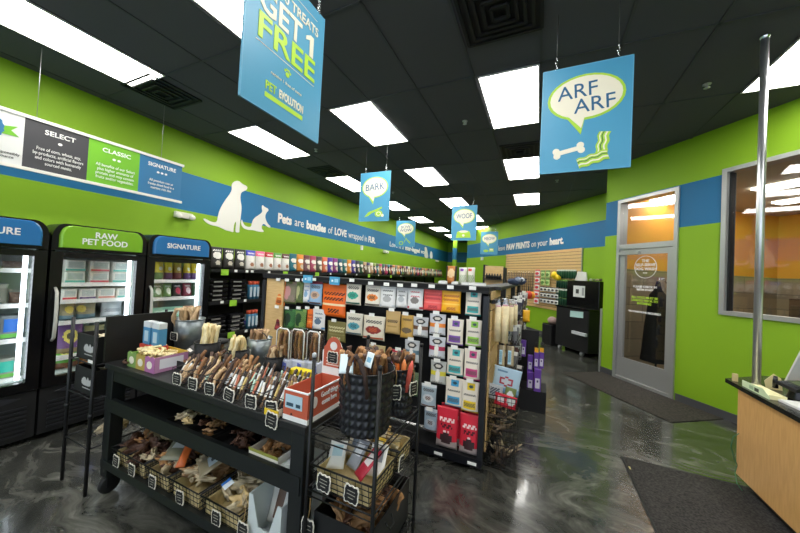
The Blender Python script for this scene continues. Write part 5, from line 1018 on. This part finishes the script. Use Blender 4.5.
# baskets clipped on the slatwall
def aisle_basket(z, h, Y0, d, w, lab): 
    return wire_basket('wire_basket', AX+.02+w/2, Y0, z, w, d, h, lab, 0, False, STEELB)
aisle_basket(.44, .14, 2.68, .3, .2, 'upper wire basket on the slatwall end holding pale blue and red bags')
xc, wd, zb, zt = rect_y(488, 364, 521, 400, 2.78)
for (dx, dy, z_, w_, h_, bc, deco, l) in ((.02, 0, .56, .25, .26, 'b8d4e6', [('c', .5, .5, .28, .16, M('b03a48')), ('c', .5, .5, .2, .1, M('c8d0d8')), ('r', 0, 0, 1, .25, M('7fa8c8')), ('r', .1, .8, .5, .86, M('6a90b0'))], 'large pale blue bag with a red emblem in the upper aisle basket'), (-.06, -.035, .51, .14, .15, 'b8bcc0', [('t', .2, .4, .8, .8, M('3a4454'))], 'grey and white bag in front of the pale blue bag'), (.03, -.05, .47, .2, .12, 'd8283c', [('r', .1, .4, .45, .8, M('f0e4e4')), ('c', .75, .6, .2, .3, M('d8e0dc'))], 'red bag with white print in the upper aisle basket'), (.06, -.02, .5, .1, .15, '7a8a4c', [('c', .5, .5, .3, .3, M('d8e0e0'))], 'olive green bag right in the upper aisle basket')):
    b = pouch(w_, h_, .05, M(bc), deco, 16, 16); o = b.build('food_bag', None, (-.255+dx, 2.76+dy, z_+.02)); o.rotation_euler = (.12, .12, 0); o.scale = (.88, .88, .88); tag(o, l, 'bag')
aisle_basket(.24, .16, 2.66, .3, .2, 'middle wire basket of antlers and dark chews on the slatwall end'); aisle_basket(.02, .19, 2.64, .32, .21, 'bottom wire basket on the floor of the slatwall end with long brown chews')
for k in range(8): K_chunk.put(k, (-.25+.02*(k % 4)-.03, 2.74+.03*(k % 3), .475+.012*k), (k, 0, k), 'pale chew in the upper aisle basket', 'dog treat', 'chews in the upper aisle basket', scale=1.)
ANT = [mat(c, .5, var=.3, bscale=50) for c in ('5c4c3c', '2c2420', '8a7860', 'b8a888')]
def antler(m, s_):
    b = MB(); b.tube([(0, 0, 0), (.03, 0, .05), (.04, .01, .11), (.02, .02, .17)], [.016, .013, .011, .005], m, 8); b.tube([(.032, 0, .06), (.07, .01, .1), (.085, 0, .14)], [.011, .008, .003], m, 8); return b
K_ant = Kinds('antler_chew', [antler(m_, i) for i, m_ in enumerate(ANT)])
for k in range(11): K_ant.put(k, (-.31+.03*(k % 5), 2.70+.05*(k % 4), .27+.018*k), (1.2+.3*(k % 3), .5*(k % 4), k*1.3), 'antler or dark chew piled in the middle aisle basket', 'dog chew', 'antlers in the middle aisle basket', scale=1.)
for k in range(9): K_ant.put(k, (-.31+.022*(k % 6), 2.69+.03*(k % 4), .035), (.25*((k % 3)-1), .15*(k % 3), k*.9), 'long brown chew standing in the bottom aisle basket', 'dog chew', 'long chews in the bottom aisle basket', scale=(1.1, 1.1, .85))
for k in range(5): K_ant.put(k+1, (-.2+.012*k, 2.67+.03*k, .10+.01*k), (.6*k, .4, k), 'pale antler tip in the bottom aisle basket', 'dog chew', 'antlers in the bottom aisle basket', scale=.8)
# assorted toys hanging farther along the aisle
hang = []
cols_t = ['2a2a30', '4a4034', '1a1c20', '6a6a70', '2a2438', 'a8a8a8', '141418', '5a2e2a', '24384a', '8a7c68']
R5 = random.Random(5)
TOY = []
for i, c in enumerate(cols_t):
    b = pouch(.1, .2, .06, M(c), [('t', .1, .1, .9, .6, M(cols_t[(i*3+1) % 10])), ('r', .25, .8, .75, .95, M('d8d8d4')), ('c', .5, .45, .3, .15, M(cols_t[(i*7+2) % 10]))], 10, 10); b.tube([(-.13, 0, .195), (0, 0, .195)], .003, STEELB, 4); TOY.append(Proto(b.build('carded_toy')))
n_ = 0
for kt, yy in enumerate([3.35+.17*k for k in range(15)]):
    for kz, z in enumerate((1.12, .86, .6, .34)):
        TOY[R5.randrange(10)].put((AX+.1+R5.uniform(-.03, .07), yy+R5.uniform(-.04, .04), z+R5.uniform(-.05, .05)), (0, R5.uniform(-.15, .15), R5.uniform(.0, .5)), 'carded pet toy hanging along the aisle, %s row down, %s from the near end' % (ORD[kz], ORD[kt]), 'pet toy', 'carded toys hanging along the aisle'); n_ += 1
for k, (px, py, Y, c, l) in enumerate(((528.5, 295, 5.2, 'd8402c', 'round red toy hanging high at the aisle edge'), (531.5, 295.5, 5.4, 'f0a030', 'round orange toy hanging high at the aisle edge'))):
    p = at_y(px, py, Y); b = MB(); b.blob((0, 0, 0), (.06, .05, .065), mat(c, .4), k, .1, 2); b.tube([(0, 0, .05), (0, 0, .14)], .006, STEELB, 5); tag(b.build('round_toy', None, (p.x, p.y, p.z)), l, 'pet toy')
for k, (a, c, yt, yb, Y, col, l) in enumerate(((523.5, 528.5, 312, 322, 4.4, 'f2b41c', 'yellow topped toy card high on the aisle'), )):
    xc, wd, zb, zt = rect_y(a, yt, c, yb, Y); b = pouch(wd*1.6, (zt-zb)*1.2, .04, M(col), (), 8, 8); tag(b.build('carded_toy', None, (xc, Y, zb)), l, 'pet toy')
PW = '6a3fa8'
def purple(a, yt, c, yb, Y, l, yellow=False):
    xc, wd, zb, zt = rect_y(a, yt, c, yb, Y); hh = zt-zb; t = empty('purple_pack', (xc, Y, zb), 0, l, 'pack', 'purple packs at the aisle edge'); h1 = hh*(.8 if yellow else 1)
    b = MB(); b.rbox(-wd/2, wd/2, -.03, .03, 0, h1, .01, M(PW)); b.build('box_body', t); b = MB(); b.box(-wd*.32, wd*.32, -.0325, -.03, h1*.15, h1*.6, M('dcd8e8')); b.box(-wd*.12, wd*.12, -.034, -.0325, h1*.42, h1*.52, M('4a3a70')); b.build('printed_label', t)
    if yellow: b = MB(); b.box(-wd*.4, wd*.4, -.028, .028, h1, hh, M('f2b020')); b.tube([(-wd*.2, 0, hh), (-wd*.2, 0, hh+.07)], wd*.12, BLACK, 6); b.tube([(wd*.2, 0, hh), (wd*.2, 0, hh+.07)], wd*.12, BLACK, 6); b.build('yellow_top', t)
purple(527.5, 355, 533, 371, 4.15, 'purple pack hanging above, left of the yellow topped pair', False); purple(527, 372, 533.5, 390, 4.1, 'purple pack low at the aisle edge, left column')
purple(534, 348, 538.8, 368, 4.1, 'purple pack with a yellow top, left of the yellow topped pair', True); purple(539, 348, 544, 368, 4.1, 'purple pack with a yellow top, right of the yellow topped pair', True)
purple(534, 369, 541, 391, 4.0, 'purple pack lowest at the aisle edge'); purple(521, 340, 526, 356, 4.2, 'slim purple pack tucked between the dark toys')
t = empty('display_stand', (.0, 4.15, 0), 0, 'black floor stand at the aisle edge under the purple packs', 'stand'); pz = rect_y(534, 369, 541, 391, 4.0)[2]
b = MB(); b.box(-.2, .12, -.16, .2, 0, pz-.002, BLACK); b.build('base', t); b = MB(); b.box(-.2, .02, .16, .18, pz-.002, .9, BLACK); b.build('back_panel', t)
for k, (px, c, c2, l) in enumerate(((507, '2c3850', '8a94a4', 'navy soft toy lying on the second gondola top, left'), (512, '3a4668', 'c8ccd4', 'blue grey soft toy lying on the second gondola top, middle'), (517.5, '8a7a5c', '3a3430', 'tan and dark soft toy lying on the second gondola top, right'))):
    p = None; b = MB(); b.blob((0, 0, .07), (.07, .05, .05), mat(c, .7), k+2, .7, 2); b.blob((.04, -.03, .09), (.035, .03, .03), mat(c2, .7), k, .6, 1); tag(b.build('soft_toy', None, (-.25+.0*k, 3.7+.75*k, 1.45)), l, 'pet toy')
# second island seen over the gondola top: tan slat end with dark items
p = rect_y(485, 266, 503, 284, 6.2)
t = empty('slat_display', (p[0], 6.2, 0), 0, 'tan slatwall display end standing behind the gondola, seen over its top', 'display'); b = MB(); w2 = p[1]/2
b.box(-w2, w2, 0, .04, .1, p[3], TAN); b.build('panel', t); b = MB(); b.box(-w2-.04, -w2, 0, .4, 0, p[3]+.02, BLACK); b.box(w2, w2+.03, 0, .4, 0, p[3]-.02, BLACK); b.build('frame', t)
for k in range(6):
    b = MB(); b.lathe([(0, 0), (.025, 0), (.028, .06), (.012, .075), (.012, .1), (0, .1)], BLACK, 10); tag(b.build('small_bottle', None, (p[0]-w2*.75+k*w2*.3, 6.14, p[3]-.25)), 'small dark bottle before the tan slat display, %s from the left' % ORD[k], 'bottle', 'dark bottles before the slat display')
b = MB(); b.box(-w2, w2, -.12, .0, p[3]-.27, p[3]-.252, BLACK); b.build('shelf', t)
# low items on top of the gondola
for k, (a, c, l) in enumerate(((439, 447, 'first'), (452, 458, 'second'), (462, 470, 'third'), (471, 486, 'fourth'))):
    xc, wd, zb, zt = rect_y(a, 279.5, c, 282, 2.8); b = MB(); b.box(-wd/2, wd/2, 0, .04, 0, .02, TAGW); b.box(-wd/2, wd/2, .036, .04, .02, .028, mat('b8b8b4', .5)); tag(b.build('shelf_card', None, (xc, 2.78, GT+.001)), 'white card strip lying on the black gondola top, %s from the left' % l, 'card')
# orange dog shaped display and white bags seen beyond
for (a, c, yt, yb, Y, base, deco, l) in ((446, 457, 266, 281, 9, 'c87a34', [('c', .5, .6, .35, .25, M('e8c89a')), ('r', 0, 0, .2, 1, M('2a2420')), ('r', .85, 0, 1, 1, M('2a2420'))], 'orange and cream dog food bag seen over the gondola top'), (459, 467, 267.5, 281, 9, 'dcdcd0', [('r', .2, .8, .6, .95, M('8a4ab8')), ('t', .1, .1, .9, .6, M('a8b8a0'))], 'white food bag with a violet top seen over the gondola'), (467.5, 475, 267.5, 281, 9, 'e0dcd4', [('r', .1, .8, .6, .95, M('d84a3a')), ('t', .1, .1, .9, .6, M('8aa078'))], 'white food bag with a red top seen over the gondola')):
    xc, wd, zb, zt = rect_y(a, yt, c, yb, Y); b = pouch(wd, zt-1.3, .2, M(base), deco, 12, 14); tag(b.build('food_bag', None, (xc, Y, 1.3)), l, 'bag')
b = MB(); xc = at_y(461, 275, 9).x; b.box(-.75, .75, -.15, .3, 1.26, 1.298, BLACK); b.box(-.75, -.7, -.1, .3, 0, 1.26, BLACK); b.box(.7, .75, -.1, .3, 0, 1.26, BLACK); b.box(-.7, .7, .25, .3, 0, 1.26, BLACK); o = b.build('shelf_unit', None, (xc, 9, 0)); tag(o, 'black shelf unit carrying orange and white bags, far behind the gondola', 'shelving')

# ================= REAR RIGHT WALL: tan slatwall with hanging goods
t = empty('slatwall', CB-N_*.03, WANG, 'wide tan slatwall on the rear right wall with rows of pet goods', 'slatwall')
b = MB(); nsl = 20
for k in range(nsl):
    z0 = .75+(2.385-.75)*k/nsl; z1 = .75+(2.385-.75)*(k+1)/nsl; b.box(-3.97, -.6, 0, .02, z0+.006, z1-.006, TAN)
b.box(-3.97, -.6, .016, .028, .75, 2.385, mat('6e5330', .7)); b.build('slat_panel', t)
b = MB(); b.box(-.6, -.585, -.002, .028, .75, 2.385, ALU); b.build('edge_trim', t)
def wallitem(o, s, z, off=.06, **k):
    o.location = CB+D*s-N_*(off+.03); o.location.z = z; o.rotation_euler.z = WANG; return tag(o, **k)
lines = MB()
wi = {}
def wall_proto(key, fn):
    if key not in wi: wi[key] = Proto(fn())
    return wi[key]
def put_wall(key, fn, s, z, label, cat, group, off=.08):
    o = wall_proto(key, fn).put((0, 0, 0), (0, 0, WANG), label, cat, group); o.location = CB+D*s-N_*(off+.03); o.location.z = z
def card(c1, c2, w_=.1, h_=.17):
    return lambda: pouch(w_, h_, .05, M(c1), [('c', .5, .4, .35, .25, M(c2)), ('r', 0, .8, 1, 1, M(c2))], 8, 10).build('toy_card')
def tube_item(c1, c2): 
    def f():
        b = MB(); b.tube([(0, 0, 0), (0, 0, .19), (0, 0, .23)], [.036, .036, .026], [mat(c1, .4), mat(c2, .4)], 8); return b.build('green_brush')
    return f
def leash():
    b = MB(); b.tube([(-.015, 0, 0), (-.02, 0, -.3), (-.012, 0, -.62), (.012, 0, -.62), (.02, 0, -.3), (.015, 0, 0)], .007, mat('5c4038', .6), 6); b.tube([(0, 0, 0), (0, 0, .04)], .009, CHROME, 6); return b.build('dog_leash')
def leash2():
    b = MB(); b.tube([(-.015, 0, 0), (-.02, 0, -.3), (-.012, 0, -.7), (.012, 0, -.7), (.02, 0, -.3), (.015, 0, 0)], .007, mat('3c3c44', .6), 6); b.tube([(0, 0, 0), (0, 0, .04)], .009, CHROME, 6); return b.build('dog_leash')
for k in range(16): put_wall('leash%d' % (k % 2), leash if k % 2 == 0 else leash2, -3.75+.095*k, 1.75, 'narrow %s leash on the rear slatwall, %s leash from the left' % (('brown', 'grey')[k % 2], ORD[k]), 'leash', '%s leashes on the rear slatwall' % ('brown', 'grey')[k % 2])
rows = [1.66, 1.46, 1.26, 1.06, .86]
for r, z in enumerate(rows): put_wall('red', card('e8e4e0', 'd03a48', .22, .19), -2.12, z-.0, 'red and white pack on the rear slatwall, %s from the top of its column' % ORD[r], 'pack', 'red and white packs on the rear slatwall')
for r in range(2):
    for k in range(2): put_wall('lime', card('c4d890', '5a8a3c', .18, .21), -1.88+.2*k, 1.62-.22*r, 'pale green pack on the rear slatwall, %s row, %s one' % (('upper', 'lower')[r], ('left', 'right')[k]), 'pack', 'pale green packs on the rear slatwall')
def yt():
    b = MB(); b.blob((0, 0, .08), (.15, .05, .09), mat('f0cc1c', .4), 4, .6, 2); b.blob((.13, 0, .02), (.1, .05, .08), mat('f0cc1c', .4), 9, .6, 2); return b.build('yellow_toy')
put_wall('yl', yt, -1.42, 1.62, 'bright yellow plush toy on the rear slatwall', 'pet toy', None)
for r in range(3):
    for k in range(5): put_wall('wh', card('e4e2dc', '2c2426', .15, .135), -1.9+.15*k-(.0), 1.24-.16*r, 'white and black pack on the rear slatwall, %s row, %s from the left' % (ORD[r], ORD[k]), 'pack', 'white and black packs on the rear slatwall')
for r in range(4):
    for k in range(8): put_wall('gb%d' % (r % 2), tube_item('1f4a34', '7aa04c') if r % 2 else tube_item('2a5a3c', 'c8ccc0'), -1.32+.085*k, (1.62, 1.36, 1.12, .92)[r], 'dark green bottle on the rear slatwall, %s row, %s from the left' % (ORD[r], ORD[k]), 'bottle', 'green bottles on the rear slatwall', .05)
# black merchandiser cabinets in the corner
TC = lambda s, off: CB+D*s-N_*off
t = empty('black_cabinet', TC(-.28, .2), WANG, 'tall black cabinet with a white notice on its front, in the rear corner', 'cabinet')
b = MB(); b.rbox(-.44, .5, -.11, .14, .0, 1.58, .02, BLACKG); b.build('cabinet_body', t)
b = MB(); b.box(-.22, .12, -.116, -.11, 1.2, 1.46, mat('dcdedc', .5)); b.box(-.14, -.05, -.118, -.116, 1.28, 1.38, mat('2a2a2a', .5)); b.box(.04, .1, -.118, -.116, 1.24, 1.42, mat('9a9c9c', .5)); b.build('notice', t)
b = MB(); b.prism([(-.36, 0), (0.0, 0), (-.03, .2), (-.27, .22)], 0, .03, mat('dedcd4', .5)); o = b.build('paper_sign', None, TC(-.22, .22)); o.location.z = 1.581; o.rotation_euler.z = WANG; tag(o, 'pale tilted sign board standing on top of the tall black cabinet', 'sign')
for k, (c, l) in enumerate((('c8c4b0', 'cream'), ('7a8a5c', 'green'), ('b8a888', 'tan'), ('6a5a4a', 'brown'))):
    b = MB(); b.blob((0, 0, .03), (.04, .04, .03), mat(c, .5), k, .3, 1); o = b.build('small_toy', None, TC(-.02+.085*k-.1, .2)); o.location.z = 1.585; tag(o, 'small %s toy lying on top of the tall black cabinet' % l, 'pet toy')
t = empty('merchandise_bin', TC(-.04, .62), WANG, 'black wheeled bin with a pale label before the tall black cabinet', 'bin')
b = MB(); b.rbox(-.47, .47, -.14, .22, .09, .98, .03, BLACK); b.box(-.48, .48, -.15, .23, .96, .99, BLACKG); b.build('bin_body', t)
b = MB(); b.prism([(-.02, .78), (.34, .8), (.34, .93), (-.02, .91)], -.146, -.141, mat('b8dcd8', .5)); b.build('pale_label', t)
b = MB(); b.box(.1, .47, -.2, -.15, .44, .5, mat('c8ccd0', .4)); b.build('white_ledge', t)
for x in (-.34, .3):
    b = MB(); b.lathe([(0, -.018), (.045, -.018), (.045, .018), (0, .018)], mat('8a8c8e', .4), 14); o = b.build('caster', t, (x, -.1, .046)); o.rotation_euler = (0, PI/2, 0); b = MB(); b.tube([(x, -.1, .05), (x, -.1, .1)], .012, STEELB, 6); b.build('caster_stem', t)
b = MB(); b.rbox(-.17, .17, -.15, .15, .0, .48, .02, BLACK); b.box(-.16, .16, -.14, .14, .48, .5, BLACKG); o = b.build('black_box', None, TC(-.82, .6)); o.rotation_euler.z = WANG; tag(o, 'low black box on the floor left of the wheeled bin', 'box')
b = MB(); b.blob((0, 0, .08), (.12, .1, .09), mat('b89a94', .6), 3, .3, 2); o = b.build('round_plush', None, TC(-.8, .6)); o.location.z = .495; tag(o, 'dull pink round plush on the low black box', 'pet toy')

# ================= MATS
MATM = DARKSOIL
b = MB(); b.box(.735, 2.35, 1.6, 3.385, .001, .009, MATM); b.box(.72, .735, 1.6, 3.4, .001, .007, mat('1c1c1c', .6)); b.box(.735, 2.35, 3.385, 3.4, .001, .007, mat('1c1c1c', .6)); tag(b.build('floor_mat'), 'charcoal speckled floor mat at the lower right, reaching under the counter', 'mat')
b = MB(); b.box(0.743, .755, 3.2, 3.24, .009, .0095, mat('c8b878', .6)); tag(b.build('mat_label'), 'tiny tan label on the left edge of the near mat', 'label')
q = [Vector((.632, 5.73, 0)), Vector((1.06, 6.27, 0)), Vector((2.03, 5.04, 0)), Vector((1.36, 4.66, 0))]
b = MB(); e0 = TW @ Vector((.1, -.02, 0)); 
b.box(.02, 1.75, -.80, -.02, .001, .009, mat('332e28', .9, bump=.5, bscale=60, var=.9), TW); tag(b.build('door_mat'), 'dark brown grey mat in front of the glass door', 'mat')

# ================= CHECKOUT COUNTER AND POLE
t = empty('checkout_counter', (1.48, 2.0, 0), 0, 'maple fronted checkout counter with a black top at the right picture edge', 'counter')
b = MB(); b.box(.0, .025, -1.6, 1.40, .09, .765, OAK); b.box(.025, 1.0, 1.375, 1.40, .09, .765, OAK); b.build('wood_front', t)
b = MB(); b.box(.06, .98, -1.6, 1.3, 0, .09, BLACK); b.build('toe_kick', t)
b = MB(); b.prism([(0, 0)]*0 or [(-.03, -1.6), (1.1, -1.6), (1.1, 1.95), (.42, 1.9), (-.02, 1.68)], .77, .80, BLACKG, Matrix.Rotation(PI/2, 4, 'X') @ Matrix.Scale(1, 4)) if False else None
pts = [(-.03, -1.6), (1.1, -1.6), (1.1, 1.9), (.36, 1.86), (-.025, 1.53)]
b = MB(); n = len(pts); b.v = [(x, y, .768) for x, y in pts]+[(x, y, .80) for x, y in pts]; b.face(list(range(n))[::-1], BLACKG); b.face([n+i for i in range(n)], BLACKG)
for i in range(n): b.face([i, (i+1) % n, n+(i+1) % n, n+i], BLACKG)
b.build('countertop', t)
pp = Vector((1.556, 3.341, 0)); b = MB(); b.tube([(pp.x, pp.y, .802), (pp.x, pp.y, H-.012)], .024, mat('dcdee0', .32, .85), 20); b.lathe([(0, 0), (.034, 0), (.034, .012), (.022, .02)], CHROME, 20, c=(pp.x, pp.y, .801)); b.lathe([(.022, -.03), (.036, -.012), (.036, -.001)], CHROME, 20, c=(pp.x, pp.y, H-.009)); tag(b.build('chrome_pole'), 'chrome pole rising from the counter corner to the ceiling', 'pole')
ct = .801
# flyers in a holder, card terminal, laptop, keyboard, cable
t = empty('flyer_stack', (1.53, 3.2, ct), 1.57, 'pale yellow green folded flyers lying at the counter corner', 'flyers')
b = MB(); b.box(-.16, .13, -.04, .05, 0, .03, mat('ece4b0', .6)); b.build('paper_stack', t)
b = MB(); b.prism([(-.17, 0), (.14, 0), (.14, .045), (-.1, .055), (-.17, .02)], .05, .054, mat('cfe0b8', .6)); b.box(-.06, -.01, .054, .0545, .01, .035, mat('3c4a34', .6)); b.box(.0, .05, .054, .0545, .01, .035, mat('9ab890', .6)); b.build('printed_front', t)
b = MB(); b.box(0, .03, 0, .02, 0, .06, mat('d8c48c', .6)); tag(b.build('wooden_clip', None, (1.475, 3.46, ct)), 'small tan block standing at the very tip of the counter', 'block')
t = empty('card_terminal', (1.66, 3.12, ct), .55, 'black card payment terminal on a round stand at the counter', 'card terminal')
b = MB(); b.lathe([(0, 0), (.055, 0), (.05, .02), (.04, .06), (.04, .075), (0, .08)], BLACKG, 18); b.build('stand', t)
Tm = Matrix.Translation((0, 0, .098)) @ Matrix.Rotation(.25, 4, 'X'); b = MB(); b.box(-.1, .1, -.055, .055, -.014, .014, BLACK, Tm); b.build('terminal_body', t, bevel=.006)
b = MB(); b.box(-.02, .085, -.035, .04, .014, .016, mat('55613a', .3), Tm); b.build('screen', t); b = MB()
for i in range(3):
    for j in range(4): b.box(-.09+.018*i, -.077+.018*i, -.035+.019*j, -.022+.019*j, .014, .018, mat('33363a', .5), Tm)
b.build('keypad', t)
b = MB(); b.tube([(0, 0, 0), (0, 0, .05), (.0, .0, .085)], [.016, .014, .01], BLACKG, 10); tag(b.build('black_marker', None, (1.59, 3.2, ct+.05)), 'short black upright holder beside the chrome pole', 'pen holder')
t = empty('laptop', (2.0, 3.42, ct), .25, 'white tilted screen at the right picture edge on the counter', 'laptop')
b = MB(); b.box(-.12, .16, -.12, .1, 0, .014, mat('b8babc', .4)); b.box(-.02, .04, -.01, .01, .014, .12, ALU); b.build('base', t); Tm = Matrix.Translation((0, 0, .06)) @ Matrix.Rotation(.5, 4, 'X') @ Matrix.Rotation(-.12, 4, 'Y'); b = MB(); b.box(-.3, .24, -.006, .006, .03, .42, mat('e4e4e2', .35), Tm); b.build('screen_lid', t)
t = empty('keyboard', (1.6, 2.86, ct), .1, 'white keyboard at the right picture edge on the black counter', 'keyboard'); b = MB(); b.box(-.06, .06, -.18, .18, 0, .012, mat('d8d8d6', .4)); b.build('keyboard_base', t); b = MB()
for i in range(5):
    for j in range(14): b.box(-.054+.022*i, -.036+.022*i, -.172+.0247*j, -.152+.0247*j, .012, .018, WHITE)
b.build('keys', t)
for k, (x, y, c, l) in enumerate(((1.74, 3.26, 'e8c8a0', 'small peach coloured item behind the card terminal'), (1.78, 3.25, 'd86a5a', 'small red pink item behind the card terminal'), (1.66, 3.36, 'e8d8a0', 'folded cream slip behind the card terminal'))):
    b = MB(); b.blob((0, 0, .05), (.035, .02, .05), mat(c, .5), k, .4, 1) if k < 2 else b.prism([(-.04, 0), (.05, 0), (.04, .09), (-.0, .12), (-.05, .06)], 0, .004, mat(c, .6)); tag(b.build('small_item', None, (x, y, ct)), l, 'item')
b = MB(); b.tube([(1.474, 3.36, .42), (1.45, 3.38, .38), (1.44, 3.385, .30), (1.455, 3.375, .22), (1.472, 3.37, .17), (1.462, 3.37, .1), (1.47, 3.36, .03), (1.474, 3.3, .013)], .003, mat('2f6a4a', .4), 6); tag(b.build('green_cable'), 'thin green cable curling at the counter corner', 'cable')
